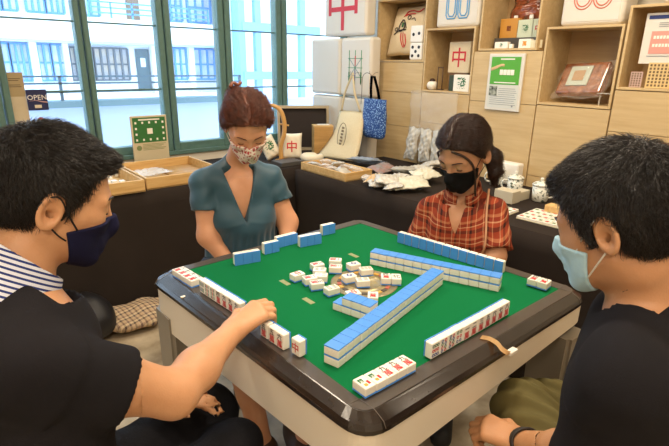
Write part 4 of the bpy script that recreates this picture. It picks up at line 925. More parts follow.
# far corner: open grey case, wood box, tile cushions, neck pillow, hook
T = thing('open_case', 'open grey metal case with a black inside in the far corner', 'case', (2.40, 3.22, ZC))
ca, cb_, cc, cd = atx(291, 150, 2.42), atx(331, 146, 2.60), atx(333.5, 107, 2.62), atx(294, 110, 2.44)
o0 = Vector((2.40, 3.22, ZC)); P0 = Vector((2.16, 3.29, ZC)); P1 = Vector((2.52, 3.09, ZC)); dirw = (P1 - P0).normalized(); nrm = Vector((-dirw.y, dirw.x, 0)); nrm = nrm if nrm.y > 0 else -nrm
w_ = (P1 - P0).length; Hh = .345
FM = frame(P0 - o0, dirw, nrm * -1)   # local y = up?
def fpt(a, b, c): return (P0 - o0) + dirw * a + Vector((0, 0, b)) + nrm * (c + b * .12)
bm = bmesh.new()
for a0_, a1_, b0, b1 in ((0, .02, .0, Hh), (w_ - .02, w_, 0, Hh), (.02, w_ - .02, 0, .02), (.02, w_ - .02, Hh - .02, Hh)):
    prism(bm, [fpt(a0_, b0, -.03), fpt(a1_, b0, -.03), fpt(a1_, b1, -.03), fpt(a0_, b1, -.03)], nrm * .05)
prism(bm, [fpt(.02, .02, .01), fpt(w_ - .02, .02, .01), fpt(w_ - .02, Hh - .02, .01), fpt(.02, Hh - .02, .01)], nrm * .01)
from_bm('lid_shell', bm, mat('case_alu', '#b5a78e', .35, metal=.5), T)
bm = bmesh.new(); prism(bm, [fpt(.02, .02, .0), fpt(w_ - .02, .02, .0), fpt(w_ - .02, Hh - .02, .0), fpt(.02, Hh - .02, .0)], nrm * .009); tag(from_bm('lid_lining', bm, mat('case_lining', '#2b221f', .8), T), 'black lining')
WB = Matrix.Translation((2.37, 2.985, ZC)) @ Matrix.Rotation(math.radians(-28), 4, 'Z')
T = thing('wooden_box', 'tall light wooden box standing in front of the open case', 'box'); T.matrix_world = WB; boxo('box_body', (-.075, -.055, 0), (.075, .055, .205), m_tray2, T, .004); boxo('box_lid', (-.076, -.056, .206), (.076, .056, .216), m_tray, T, .003)
boxo('paper_note', (-.04, -.03, .2165), (.05, .03, .220), m_white, T)
def tilecushion(M, label, glyph, col, w=.12, h=.155, t=.075):
    T = cushion('tile_cushion', label, w, h, t, M, mat('plush_cream', '#e6dcc6', .9, bump=(160, .2)), 'cushion', 6)
    put_text(glyph, .085, Vector((0, 0, t / 2 + .0015)), Matrix.Identity(4), col, T, 'printed_symbol', .001)
fc = Vector((-.643, -.766, 0))
tilecushion(frame((2.02, 2.895, ZC + .096), (.80, -.60, 0), (-.60, -.80, .12)), 'cream tile cushion with a red character in the far corner', '中', m_red, .145, .190)
tilecushion(frame((1.89, 2.99, ZC + .085), (.72, -.42, .45), (-.55, -.72, .25)), 'tilted cream tile cushion with a green character behind the auburn hair', '發', m_green, .12, .17)
bm = bmesh.new(); tube(bm, [(2.09 + .06 * math.cos(a) , 2.745 + .052 * math.sin(a), ZC + .032) for a in np.linspace(.5, 2*PI + .0, 26, endpoint=False)], [.018 + .012 * math.sin(PI * k / 25) ** .5 for k in range(26)], 12)
tag(from_bm('neck_pillow', bm, mat('plush_cream', '', 0)), 'curved cream neck pillow in front of the wooden box', 'pillow')
bm = bmesh.new(); bp_ = [atz(271, 154, ZC), None]; 
hx = at(272, 150, 3.62); D_ = 3.45
pts_ = [at(266, 106, D_), at(273, 105.5, D_), at(280, 110, D_), at(284, 121, D_), at(284, 134, D_), at(281, 146, D_)]
e_ = pts_[-1].copy(); e_.z = ZC + .012; pts_.append(e_)
tube(bm, curve_pts(pts_, 6), [.010 + .006 * min(1, k / 14) for k in range(len(curve_pts(pts_, 6)))], 10)
T = thing('curved_stand', 'curved golden wooden stand between the auburn hair and the open case', 'stand', (e_.x, e_.y, ZC)); bmesh.ops.translate(bm, verts=bm.verts, vec=-T.location); from_bm('curved_arm', bm, mat('golden_wood', '#c99a5a', .4), T)
bm = bmesh.new(); lathe(bm, [(.045, 0), (.045, .010), (.02, .014), (.001, .014)], n=24); from_bm('stand_base', bm, mat('golden_wood', '', 0), T)
bm = bmesh.new(); tube(bm, [at(280, 124, D_) - T.location, at(289, 125.5, D_) - T.location], .006, 8); from_bm('peg', bm, mat('golden_wood', '', 0), T)
o = boxo('grey_tray', (1.80, 2.70, ZC), (1.98, 2.83, ZC + .028), mat('box_grey', '#4a4744', .6), None, .003); tag(o, 'low dark grey tray on the corner table behind the teal shoulder', 'tray')
# plaid bag and black bag on the floor
m_plaidf = stripes('plaid_bag', [(0, '#cdb596'), (.30, '#5c4a42'), (.48, '#c7ad8c'), (.72, '#d8c6a6'), (.80, '#6b5a5a')], (1, .25, 0), .052, .8, .02, ((-.2, 1, .5), .048, [(0, '#c3a98a'), (.35, '#4c4145'), (.55, '#d9c5a2'), (.8, '#8a6f60')]))
# ------------------------------------------------------------------ implicit surfaces for people and soft things
def cf(lat, dep, z): return np.array([lat * cyw + dep * syw, -lat * syw + dep * cyw, z])       # across, ahead, up
def cfd(lat, dep, z): v = cf(lat, dep, z); return v / np.linalg.norm(v)
def A3(v): return np.array([v[0], v[1], v[2]], float)
def sm(a, b, k):
    h = np.maximum(k - np.abs(a - b), 0) / k; return np.minimum(a, b) - h * h * k * .25
def smx(a, b, k): return -sm(-a, -b, k)
def rc(P, a, b, ra, rb):
    ba = b - a; t = np.clip(((P - a) @ ba) / max(ba @ ba, 1e-9), 0, 1); return np.linalg.norm(P - a - t[:, None] * ba, axis=1) - (ra + (rb - ra) * t)
def ell(P, c, r, Rm=None):
    q = P - c
    if Rm is not None: q = q @ Rm
    k0 = np.linalg.norm(q / r, axis=1); k1 = np.linalg.norm(q / (np.array(r) ** 2), axis=1); return k0 * (k0 - 1) / np.maximum(k1, 1e-9)
def nets(fn, lo, hi, h):
    lo = np.array(lo, float); hi = np.array(hi, float); n = np.ceil((hi - lo) / h).astype(int) + 1
    xs = [lo[i] + h * np.arange(n[i]) for i in range(3)]; F = np.empty(n)
    YZ = np.stack(np.meshgrid(xs[1], xs[2], indexing='ij'), -1).reshape(-1, 2); step = max(1, int(400000 / len(YZ)))
    for i in range(0, n[0], step):
        X = xs[0][i:i+step]; P = np.empty((len(X), len(YZ), 3)); P[:, :, 0] = X[:, None]; P[:, :, 1:] = YZ[None]
        F[i:i+step] = fn(P.reshape(-1, 3)).reshape(len(X), n[1], n[2])
    F[0] = F[-1] = 1; F[:, 0] = F[:, -1] = 1; F[:, :, 0] = F[:, :, -1] = 1
    S = F < 0; c = n - 1; acc = np.zeros((*c, 3)); cnt = np.zeros(c)
    cor = [(i, j, k) for i in (0, 1) for j in (0, 1) for k in (0, 1)]
    def sl(A, o): return A[o[0]:o[0]+c[0], o[1]:o[1]+c[1], o[2]:o[2]+c[2]]
    for a in cor:
        for ax in range(3):
            if a[ax]: continue
            b = list(a); b[ax] = 1; fa, fb = sl(F, a), sl(F, b); m = (fa < 0) != (fb < 0); t = np.where(m, fa / np.where(m, fa - fb, 1), 0)
            for d in range(3): acc[..., d] += m * (a[d] + (t if d == ax else 0))
            cnt += m
    act = cnt > 0; idx = -np.ones(c, int); idx[act] = np.arange(act.sum()); I = np.argwhere(act)
    V = lo + h * (I + acc[act] / cnt[act][:, None]); Q = []
    for ax in range(3):
        u, v = (ax + 1) % 3, (ax + 2) % 3; sa = [slice(1, -1)] * 3; sb = [slice(1, -1)] * 3; sa[ax] = slice(0, -1); sb[ax] = slice(1, None)
        A = S[tuple(sa)]; B = S[tuple(sb)]; W_ = np.argwhere(A != B)
        if not len(W_): continue
        inside = A[tuple(W_.T)]; off_ = np.ones(3, int); off_[ax] = 0; W_ = W_ + off_
        def g(du, dv): k = W_.copy(); k[:, u] -= du; k[:, v] -= dv; return idx[tuple(k.T)]
        q = np.stack([g(1, 1), g(0, 1), g(0, 0), g(1, 0)], 1); q[~inside] = q[~inside][:, ::-1]; Q.append(q)
    Q = np.concatenate(Q); Q = Q[(Q >= 0).all(1)]; return V, Q
def tomesh(name, parts):
    Vs, Qs, o = [], [], 0
    for V, Q in parts: Vs.append(V); Qs.append(Q + o); o += len(V)
    V = np.concatenate(Vs); Q = np.concatenate(Qs); me = bpy.data.meshes.new(name); me.vertices.add(len(V)); me.vertices.foreach_set('co', V.ravel())
    me.loops.add(Q.size); me.loops.foreach_set('vertex_index', Q.ravel().astype(np.int32)); me.polygons.add(len(Q)); me.polygons.foreach_set('loop_start', np.arange(0, Q.size, Q.shape[1], dtype=np.int32))
    me.update(calc_edges=True); me.validate(); me.polygons.foreach_set('use_smooth', [True] * len(me.polygons)); return me
def boxcut(fn, lo, hi):
    c = (np.array(lo) + hi) / 2; hf = (np.array(hi) - lo) / 2
    def f(P): d = (np.abs(P - c) - hf).max(1); return np.maximum(fn(P), d)
    return f
def sdfobj(name, fn, lo, hi, h, m, parent=None):
    me = tomesh(name, [nets(fn, lo, hi, h)]); return link(name, me, m, parent)
def grad(fn, P, e=.0008):
    g = np.stack([fn(P + np.eye(3)[i] * e) - fn(P - np.eye(3)[i] * e) for i in range(3)], 1); return g / np.maximum(np.linalg.norm(g, axis=1, keepdims=True), 1e-9)
def local(org, F, U):
    F = F / np.linalg.norm(F); R_ = np.cross(F, U); R_ /= np.linalg.norm(R_); U = np.cross(R_, F); return np.stack([R_, F, U], 1), A3(org)     # columns right, forward, up
def chain(pts, rs): return [(A3(pts[i]), A3(pts[i+1]), rs[i], rs[i+1]) for i in range(len(pts) - 1)]

EX, EY, EZ = np.eye(3)
def head_sdf(q, nose=1.0, jaw=1.0):
    P = q; S = np.abs(P[:, 0]); M_ = P.copy(); M_[:, 0] = S
    d = ell(P, (0, -.014, .030), (.077, .099, .093))
    d = sm(d, ell(P, (0, .030, -.030), (.060 * jaw, .064, .082)), .03)
    d = sm(d, rc(M_, np.array([.046 * jaw, -.010, -.055]), np.array([.014, .072, -.100]), .018, .016), .03)
    d = sm(d, rc(M_, np.array([.036, .058, -.018]), np.array([.050, .035, -.015]), .020, .016), .02)
    d = sm(d, rc(M_, np.array([.010, .083, .018]), np.array([.046, .066, .016]), .011, .010), .016)
    d = smx(d, -(np.linalg.norm(M_ - np.array([.032, .099, .000]), axis=1) - .0175), .014)
    d = sm(d, np.linalg.norm(M_ - np.array([.032, .071, -.001]), axis=1) - .0150, .004)
    d = sm(d, rc(P, np.array([0, .085, .008]), np.array([0, .107 * nose, -.036]), .007, .0105), .012)
    d = sm(d, np.linalg.norm(M_ - np.array([.011, .096, -.040]), axis=1) - .0085, .006)
    d = sm(d, rc(P, np.array([-.018, .084, -.066]), np.array([.018, .084, -.066]), .008, .008), .012)
    # ears
    e = M_ - np.array([.076, -.022, -.010]); c_, s_ = math.cos(.30), math.sin(.30)
    ex = e[:, 0] - .30 * (-e[:, 1]) * .6; ey, ez = e[:, 1] * c_ - e[:, 2] * s_ * .5, e[:, 2] * c_ + e[:, 1] * s_ * .5
    rr_ = np.sqrt((ey / .019) ** 2 + (ez / .031) ** 2)
    ring = np.sqrt(((rr_ - .86) * .020) ** 2 + (ex - .004) ** 2) - .0048
    plate = np.maximum(np.abs(ex) - .0035, (rr_ - .92) * .019); ear = sm(ring, plate, .004)
    ear = np.minimum(ear, 9); ear = smx(ear, -(np.sqrt((ey - .003) ** 2 + (ez + .004) ** 2 + (ex - .008) ** 2) - .0110), .004)
    d = sm(d, ear, .006)
    return d
def hair_base(q, grow=.012, top=.008):
    return ell(q, (0, -.016, .032), (.080 + grow, .103 + grow, .097 + grow + top))
def lumps(P, s, a): return a * (np.sin(P[:, 0] * s + 1.3 * np.sin(P[:, 2] * s * .7)) * np.sin(P[:, 1] * s * 1.1 + 2) * np.cos(P[:, 2] * s * .9 + 1))

def hand_prims(Wr, d, n, side, curl, thumb=.6, size=1.0, spread=1.0):
    """segments of a hand: wrist point, pointing direction, back-of-hand normal. curl: (mcp, pip, dip) per finger."""
    d = d / np.linalg.norm(d); n = n - d * (n @ d); n /= np.linalg.norm(n); t = np.cross(n, d) * (1 if side == 'R' else -1); s = size; palm, fing = [], []
    L_ = [(.043, .026, .021), (.047, .029, .022), (.043, .027, .021), (.034, .021, .018)]; ofs = [.027, .009, -.009, -.026]; ln = [.086, .088, .083, .076]
    for k in range(4):
        a = Wr + t * ofs[k] * .45 * s; m = Wr + d * ln[k] * s + t * ofs[k] * s * spread - n * abs(ofs[k]) * .12; palm.append((a, m, .0165 * s, .0118 * s))
        ang = 0; p = m; c = curl[k] if isinstance(curl[0], (tuple, list)) else curl; r = [.0098, .0092, .0084, .0074]
        if k == 3: r = [x * .88 for x in r]
        dd = d + t * ofs[k] * 2.2 * (spread - .2); dd /= np.linalg.norm(dd); seg = []
        for j in range(3):
            ang += c[j]; v = dd * math.cos(ang) - n * math.sin(ang); e = p + v * L_[k][j] * s; seg.append((p, e, r[j] * s, r[j+1] * s)); p = e
        fing.append(seg)
    tb = Wr + d * .022 * s + t * .024 * s - n * .006; palm.append((Wr + t * .008, tb, .016 * s, .015 * s))
    v1 = d * .75 + t * .62 - n * .25 * thumb; v1 /= np.linalg.norm(v1); m1 = tb + v1 * .036 * s; v2 = d * (.9) + t * (.35 - .5 * thumb) - n * .45 * thumb; v2 /= np.linalg.norm(v2); m2 = m1 + v2 * .030 * s
    v3 = v2 - n * .25 * thumb - t * .25 * thumb; v3 /= np.linalg.norm(v3); fing.append([(tb, m1, .0145 * s, .0115 * s), (m1, m2, .0112 * s, .0100 * s), (m2, m2 + v3 * .024 * s, .0100 * s, .0082 * s)])
    return palm, fing
def hand_sdf(P, palm, fing):
    d = None
    for p in palm: e = rc(P, *p); d = e if d is None else sm(d, e, .014)
    for seg in fing:
        f = None
        for p in seg: e = rc(P, *p); f = e if f is None else sm(f, e, .003)
        d = sm(d, f, .0045)
    return d

class Body:
    def __init__(s, org, F, U, scale=1.0, **kw):
        s.R, s.o = local(org, F, U); s.sc = scale
        if 'ear' in kw: s.o = A3(org) - s.R @ (np.array([kw.pop('ear') * .078, -.022, -.010]) * scale)
        s.prims = []; s.hands = []; s.kw = kw; s.ells = []
    def q(s, P): return ((P - s.o) @ s.R) / s.sc
    def head(s, P): return head_sdf(s.q(P), **s.kw) * s.sc
    def w(s, *v): return s.o + s.R @ (np.array(v) * s.sc)
    def limbs(s, P, k=.03, idx=None):
        d = None
        for p in (s.prims if idx is None else [s.prims[i] for i in idx]): e = rc(P, *p); d = e if d is None else sm(d, e, k)
        for c, r, Rm in s.ells: d = sm(d, ell(P, c, r, Rm), .05)
        return d
    def all(s, P):
        d = s.limbs(P); d = sm(d, s.head(P), .022)
        for h in s.hands: d = sm(d, hand_sdf(P, *h), .012)
        return d
def skinmat(name, c1, c2, rough=.5):
    m = mat(name, c1, rough, noise=(18, c2, .7, 5), sss=.12, bump=(260, .10)); return m

def strand_mesh(name, base, nrm, flow, sdf, n_seg, seg, r, lift, m, parent, curlf=.15, seed=1):
    """many fine tapered hairs that start on a surface and lie along a flow field; base/nrm: (N,3)."""
    rs = np.random.RandomState(seed); N = len(base); p = base.copy(); pts = [p.copy()]; jitv = rs.randn(N, 3) * curlf; ll = seg * (0.6 + .8 * rs.rand(N, 1)); lf = lift * (.3 + 1.4 * rs.rand(N, 1))
    for k in range(n_seg):
        nn = grad(sdf, p); f = flow(p); f = f + jitv * (1 + .2 * k); f = f - nn * (f * nn).sum(1, keepdims=True); f /= np.maximum(np.linalg.norm(f, axis=1, keepdims=True), 1e-6)
        p = p + (f + nn * lf) * ll; dd = sdf(p); tgt = .0012 + lf[:, 0] * .02 * (k + 1) * .5; p = p + nn * (np.maximum(tgt - dd, 0) - np.maximum(dd - tgt - .004 * (k + 1), 0) * .8)[:, None]; pts.append(p.copy())
    K = len(pts); P_ = np.stack(pts, 1); T = np.gradient(P_, axis=1); T /= np.maximum(np.linalg.norm(T, axis=2, keepdims=True), 1e-9); a = np.cross(T, rs.randn(N, 1, 3)); a /= np.maximum(np.linalg.norm(a, axis=2, keepdims=True), 1e-9); b = np.cross(T, a)
    rad = r * np.linspace(1, .25, K)[None, :, None] * (.7 + .6 * rs.rand(N, 1, 1)); ring = [P_ + rad * (a * math.cos(t) + b * math.sin(t)) for t in (0, 2.094, 4.189)]
    V = np.stack(ring, 2).reshape(-1, 3); q = []
    base_i = (np.arange(N)[:, None] * K + np.arange(K - 1)[None]) * 3; base_i = base_i.ravel()
    for j in range(3): j2 = (j + 1) % 3; q.append(np.stack([base_i + j, base_i + j2, base_i + 3 + j2, base_i + 3 + j], 1))
    return V, np.concatenate(q)
def sample_surf(V, Q, n, seed=0):
    rs = np.random.RandomState(seed); i = rs.randint(0, len(Q), n); w_ = rs.dirichlet(np.ones(4), n); return (V[Q[i]] * w_[:, :, None]).sum(1)
def hairmat(name, c1, c2, rough=.42):
    return mat(name, c1, rough, noise=(60, c2, .6, 4), spec=.5, bump=(90, .3))
# ================================================================== people
def strap(name, pts, r, m, parent):
    bm = bmesh.new(); tube(bm, curve_pts([Vector(p) for p in pts], 5), r, 6); return from_bm(name, bm, m, parent)
def mask_obj(B, name, m, parent, fn_extra, region, off_=.004, label=None):
    """face mask: thin shell standing off the face in head coordinates."""
    def f(P):
        q = B.q(P); d = head_noear(q) * B.sc - off_; d = sm(d, fn_extra(q) * B.sc, .012)
        d2 = -(head_noear(q) * B.sc + .003)
        return np.maximum(np.maximum(d, region(q) * B.sc), d2)
    c = B.w(0, .06, -.06); o = sdfobj(name, f, c - .13, c + .13, .0030, m, parent)
    if label: o['label'] = label
    return o
def head_noear(q):
    M_ = q.copy(); M_[:, 0] = np.abs(M_[:, 0]); d = ell(q, (0, -.014, .030), (.077, .099, .093)); d = sm(d, ell(q, (0, .030, -.030), (.060, .064, .082)), .03)
    d = sm(d, rc(M_, np.array([.046, -.010, -.055]), np.array([.014, .072, -.100]), .018, .016), .03); d = sm(d, rc(M_, np.array([.036, .058, -.018]), np.array([.050, .035, -.015]), .020, .016), .02)
    return sm(d, rc(q, np.array([0, .085, .008]), np.array([0, .107, -.036]), .009, .0125), .02)
def lashes(B, parent, m, r=.0011):
    for s in (-1, 1):
        pts_ = [B.w(s * (.032 + .0155 * math.sin(a)), .071 + .0155 * math.cos(a) * .98, -.0065 - .002 * math.cos(a)) for a in np.linspace(-.85, .85, 7)]
        strap('eyelashes', pts_, r * B.sc, m, parent)
def brows(B, parent, m, r=.0022, z=.019):
    for s in (-1, 1):
        pts_ = [B.w(s * x, y, z_ + z) for x, y, z_ in ((.014, .0935, .0), (.024, .0930, .004), (.036, .0865, .005), (.048, .0755, .0))]
        strap('eyebrow', pts_, r * B.sc, m, parent)
m_hairk = hairmat('hair_black', '#0d0a09', '#1f1714', .38); m_haira = hairmat('hair_auburn', '#30160e', '#783e26', .4); m_hairb = hairmat('hair_brown', '#1e110b', '#40261a', .35)
m_skinL = skinmat('skin_left', '#c48e66', '#d6a27a'); m_skinR = skinmat('skin_right', '#b5815a', '#c8946c'); m_skinW = skinmat('skin_woman', '#c98f6c', '#d8a07c'); m_skinG = skinmat('skin_girl', '#b5805f', '#c6926e')

def hairline(q, ys, zs): return (q[:, 1] - np.interp(q[:, 2], zs, ys)) * .75
HZ = [-.10, -.036, -.030, .0, .030, .055, .068, .080, .10]
def short_hair(B, parent, m, n, seed, temple=.0, nape=-.075, face=(.0, .115, -.040, .090, .068, .112), swirl=(0, -.06), grow=.003, top=.005, fr=.0, ys=(-.045, -.042, .004, .014, .032, .046, .062, .12, .25)):
    """short cropped hair: a shaped cap plus fine hairs combed from the crown."""
    fx_, fy, fz, rx, ry, rz = face
    def f(P):
        q = B.q(P); d = hair_base(q, grow, top) + lumps(q, 75, .0016) + lumps(q, 190, .0010)
        d = sm(d, hair_front(q), .02)
        d = smx(d, hairline(q, ys, HZ), .006)
        zz = nape + .55 * np.maximum(q[:, 1] + .055, 0) ** 1.0 * 1.25         # lower edge climbs towards the ear
        d = smx(d, zz - q[:, 2], .012)
        M_ = q.copy(); M_[:, 0] = np.abs(M_[:, 0]); d = smx(d, -(ell(M_, (.082, -.020, -.014), (.022, .024, .036))), .006)
        d = smx(d, -(np.maximum(np.maximum(q[:, 1] * 1.0 - .045, -(q[:, 1] - .012) * .5 + 0), q[:, 2] + .0) + .0), .01) if False else d
        return d * B.sc
    def hair_front(q): return ell(q, (0, .052, .092), (.048, .042, .016 + fr))
    c = B.w(0, -.01, .02); V, Q = nets(f, c - .15, c + .15, .0035); cap = link('hair', tomesh('hair', [(V, Q)]), m, parent)
    P0 = sample_surf(V, Q, n * 2, seed); ql = B.q(P0); keep = head_sdf(ql) > .001; P0 = P0[keep][:n]; N0 = grad(f, P0)
    P0 = P0 - N0 * .001; sw = np.array([swirl[0], swirl[1], .13])
    def flow(P):
        q = B.q(P); v = q - sw; v[:, 2] *= .9; rot = np.stack([-v[:, 1], v[:, 0], np.zeros(len(v))], 1) * .25; v = v + rot; v = v / np.maximum(np.linalg.norm(v, axis=1, keepdims=True), 1e-6)
        v[:, 1] += np.where(q[:, 2] > .07, .5, 0); return v @ B.R.T
    V2, Q2 = strand_mesh('hair', P0, N0, flow, f, 4, .0050 * B.sc, .0006, .15, m, parent, .20, seed)
    o = link('hair_strands', tomesh('hair_strands', [(V2, Q2)]), m, parent); o['kind'] = 'stuff'
    return f
def bodymesh(B, name, m, boxes, fn=None, parent=None):
    fn = fn or B.all; parts = []
    for lo, hi, h in boxes: lo = np.array(lo) - 2.2 * h; hi = np.array(hi) + 2.2 * h; V, Q = nets(boxcut(fn, lo, hi), lo - 2 * h, hi + 2 * h, h); parts.append((V, Q[fn(V[Q].mean(1)) > -.35 * h]))
    return link(name, tomesh(name, parts), m, parent)
def person(name, label, B, skin, boxes, loc):
    T = thing('person', label, 'person', (0, 0, 0)); T.location = Vector((loc[0], loc[1], 0)); return T
def attach(T):
    """children were modelled in room coordinates: keep them there under the Empty."""
    for c in T.children: c.matrix_parent_inverse = T.matrix_basis.inverted()
def torso(B, shL, shR, chest, pelvis, r=(.15, .105, .19), pr=(.165, .12, .11)):
    ax = shR - shL; ax /= np.linalg.norm(ax); up_ = (shL + shR) / 2 - pelvis; up_ = up_ - ax * (up_ @ ax); up_ /= np.linalg.norm(up_); f_ = np.cross(up_, ax); Rm = np.stack([ax, f_, up_], 1)
    B.ells = [(chest, r, Rm), ((chest + pelvis) / 2, (r[0] * .92, r[1] * 1.0, r[2]), Rm), (pelvis, pr, Rm)]; B.ax, B.f, B.u = ax, f_, up_
    B.prims.append((shL + (shR - shL) * .12, shR - (shR - shL) * .12, .052, .052))
def torso_fn(B, P, arms, g=.012, k=.045):
    d = None
    for c, r, Rm in B.ells: e = ell(P, c, tuple(x + g for x in r), Rm); d = e if d is None else sm(d, e, .05)
    for a, b, ra, rb in arms: d = sm(d, rc(P, a, b, ra + g, rb + g), k)
    return d
def neck_hole(P, nb_, nx_, f_, t0, r, tilt=.25):
    q = P - nb_; t = q @ nx_; return np.maximum(np.linalg.norm(q - np.outer(t, nx_), axis=1) - r, t0 - tilt * (q @ f_) - t)
def folds(P, dirs):
    d = 0
    for v, s, a, w_, ph in dirs:
        v = np.array(v); v = v / np.linalg.norm(v); x = P @ v; y = P @ np.cross(v, [.3, .5, .81]); d = d + a * np.sin(x * s + w_ * np.sin(y * 9 + ph) + ph) * (.6 + .4 * np.sin(y * 7 + ph * 2))
    return d

# ------------------------------------------------------------------ left player
BL = Body(at(50, 212, .775), cfd(.74, .64, -.33), np.array([0, 0, 1.]), .97, ear=1); hl = BL.o
shR, shLf = A3(at(14, 368, .63)), np.array([.07, 1.12, .975])
nb = np.array([.062, .955, 1.050]); elR, wrR = A3(at(174, 394, .80)), A3(at(233, 331, 1.02))
chest = cf(-.53, .75, .86); pelvis = cf(-.51, .68, .53)
torso(BL, shLf, shR, chest, pelvis)
hipR, hipL = cf(-.44, .62, .52), cf(-.57, .77, .52); knR, knL = cf(-.245, .99, .485), cf(-.335, 1.12, .495); anR, anL = cf(-.30, .93, .09), cf(-.40, 1.10, .09)
BL.prims += [(nb, BL.w(0, -.022, -.075), .062, .054)] + chain([shR, shR * .5 + elR * .5, elR], [.054, .056, .042]) + chain([elR, elR * .65 + wrR * .35, wrR], [.041, .041, .0265])
elL, wrL = cf(-.60, .99, .78), cf(-.44, 1.00, .650)
BL.prims += chain([shLf, elL, wrL], [.055, .042, .028]) + chain([hipR, knR, anR], [.085, .058, .042]) + chain([hipL, knL, anL], [.085, .058, .042])
BL.prims += chain([anR, anR + cf(.06, .15, -.04)], [.042, .032]) + chain([anL, anL + cf(.06, .15, -.04)], [.042, .032])
dH = A3(at(268, 306, 1.10)) - wrR
BL.hands = [hand_prims(wrR, dH + np.array([0, 0, .012]), np.array([0, 0, 1.]) - FWD0 * .25, 'R', [(.55, .95, .6), (.62, 1.0, .6), (.68, 1.0, .6), (.72, .95, .6)], .9, 1.0, .95),
            hand_prims(wrL, cfd(.85, .12, -.14), np.array([0, 0, 1.]), 'L', (.2, .3, .2), .5)]
TLm = person('person', 'man on the left in black T-shirt and navy mask reaching for tiles', BL, m_skinL, None, pelvis)
lo_h = hl - np.array([.17, .17, .19]); hi_h = hl + np.array([.17, .17, .17]); zc_ = lo_h[2]
ha = np.minimum(elR, wrR) - .07; hb_ = np.maximum(elR, wrR) + .17; hb_[2] = min(hb_[2], lo_h[2] - .001); ha[2] = .70
def legs_top(P): return BL.all(P)
b1 = bodymesh(BL, 'body', m_skinL, [(lo_h, hi_h, .0038), (ha, hb_, .0036)], None, TLm)
# the rest of the body in coarser cells, outside those two boxes
def rest(P):
    d = BL.all(P)
    for lo, hi in ((lo_h, hi_h), (ha, hb_)):
        c = (lo + hi) / 2; hf = (hi - lo) / 2; d = np.maximum(d, -((np.abs(P - c) - hf).max(1)))
    return d
lo_b = np.minimum.reduce([shR, shLf, anR, anL, knR, pelvis]) - .22; hi_b = np.maximum.reduce([shR, shLf, knR, knL, wrR]) + .2; lo_b[2] = -.01; hi_b[2] = 1.2
def merge_rest(ob, fn, lo, hi, h, full=None):
    V, Q = nets(fn, lo, hi, h); Q = Q[full(V[Q].mean(1)) > -.35 * h]; me2 = tomesh('tmp', [(V, Q)]); bm = bmesh.new(); bm.from_mesh(ob.data); bm.from_mesh(me2); bm.to_mesh(ob.data); bm.free(); bpy.data.meshes.remove(me2)
    ob.data.polygons.foreach_set('use_smooth', [True] * len(ob.data.polygons))
merge_rest(b1, rest, lo_b, hi_b, .010, BL.all)
m_tee = mat('tee_black', '#1b1a1d', .92, noise=(8, '#211f23', .8, 3), spec=.15, bump=(420, .15))
# T-shirt
slv_n = elR - shR; slv_n = slv_n / np.linalg.norm(slv_n); slv_c = shR + slv_n * .170
slvL_n = (elL - shLf) / np.linalg.norm(elL - shLf); slvL_c = shLf + slvL_n * .2
def sleeve(P, a, b, ra, rb, n, L_): return np.maximum(rc(P, a, b, ra, rb), (P - a) @ n - L_)
def teeL(P):
    fo_ = folds(P, [((.3, .2, 1), 42, .0035, 1.6, .5), ((1, -.3, .4), 60, .0022, 2.0, 2.2), ((.1, 1, .2), 34, .0030, 2.0, 4)])
    d = torso_fn(BL, P, [(shLf, shR, .046, .048), (nb + np.array([0, 0, -.06]), nb + np.array([0, 0, .02]), .084, .062)])
    d = np.minimum(d, np.maximum(BL.limbs(P, .03, [0, 1, 2, 6]) - .008, np.maximum((P - shR) @ slv_n, (P - shLf) @ slvL_n) - .06))
    for a_, e_, r1, r2, L_ in ((shR, elR, .066, .071, .172), (shLf, elL, .060, .060, .20)): d = sm(d, sleeve(P, a_, e_, r1, r2, (e_ - a_) / np.linalg.norm(e_ - a_), L_), .024)
    d = d + fo_; nx_ = BL.w(0, -.03, -.06) - nb; nx_ = nx_ / np.linalg.norm(nx_)
    return smx(d, -neck_hole(P, nb, nx_, BL.f, .022, .12, .45), .005)
sdfobj('black_tshirt', teeL, lo_b, hi_b, .0058, m_tee, TLm)
# striped collar
m_str = stripes('collar_stripes', [(0, '#d9dcea'), (.55, '#2b3876'), (.97, '#d9dcea')], tuple(BL.w(0, -.03, -.06) - nb), .0085, .8)
def collar(P):
    n0 = nb + np.array([0, 0, .0]); ax_ = BL.w(0, -.03, -.06) - n0; L_ = np.linalg.norm(ax_); ax_ = ax_ / L_
    d = rc(P, n0 - ax_ * .05, n0 + ax_ * .055, .100, .074); d = np.abs(d) - .003; t = (P - n0) @ ax_
    slope = t - .056 + .34 * ((P - n0) @ BL.f); d = np.maximum(d, slope); d = np.maximum(d, -t - .05)
    fr = (P - n0) @ BL.f; sd = np.abs((P - n0) @ BL.ax); return np.maximum(d, np.where(fr > 0, .005 - sd + (t) * .25, -1) * .8)
sdfobj('striped_collar', collar, nb - .16, nb + .16, .0032, m_str, TLm)
# trousers
m_trk = mat('trousers_black', '#101014', .85, noise=(30, '#17171d', .8, 3), spec=.2, bump=(200, .2))
def trL(P):
    d = None
    for pr_ in chain([hipR, knR, anR], [.095, .070, .056]) + chain([hipL, knL, anL], [.095, .070, .056]) + [(hipR, hipL, .11, .11)]: e = rc(P, *pr_); d = e if d is None else sm(d, e, .03)
    d = d + folds(P, [((0, .3, 1), 60, .003, 2, 1), ((1, .3, .2), 70, .002, 2, 3)]); d = np.maximum(d, P[:, 2] - .66); return np.maximum(d, .10 - P[:, 2])
sdfobj('black_trousers', trL, lo_b, hi_b, .008, m_trk, TLm)
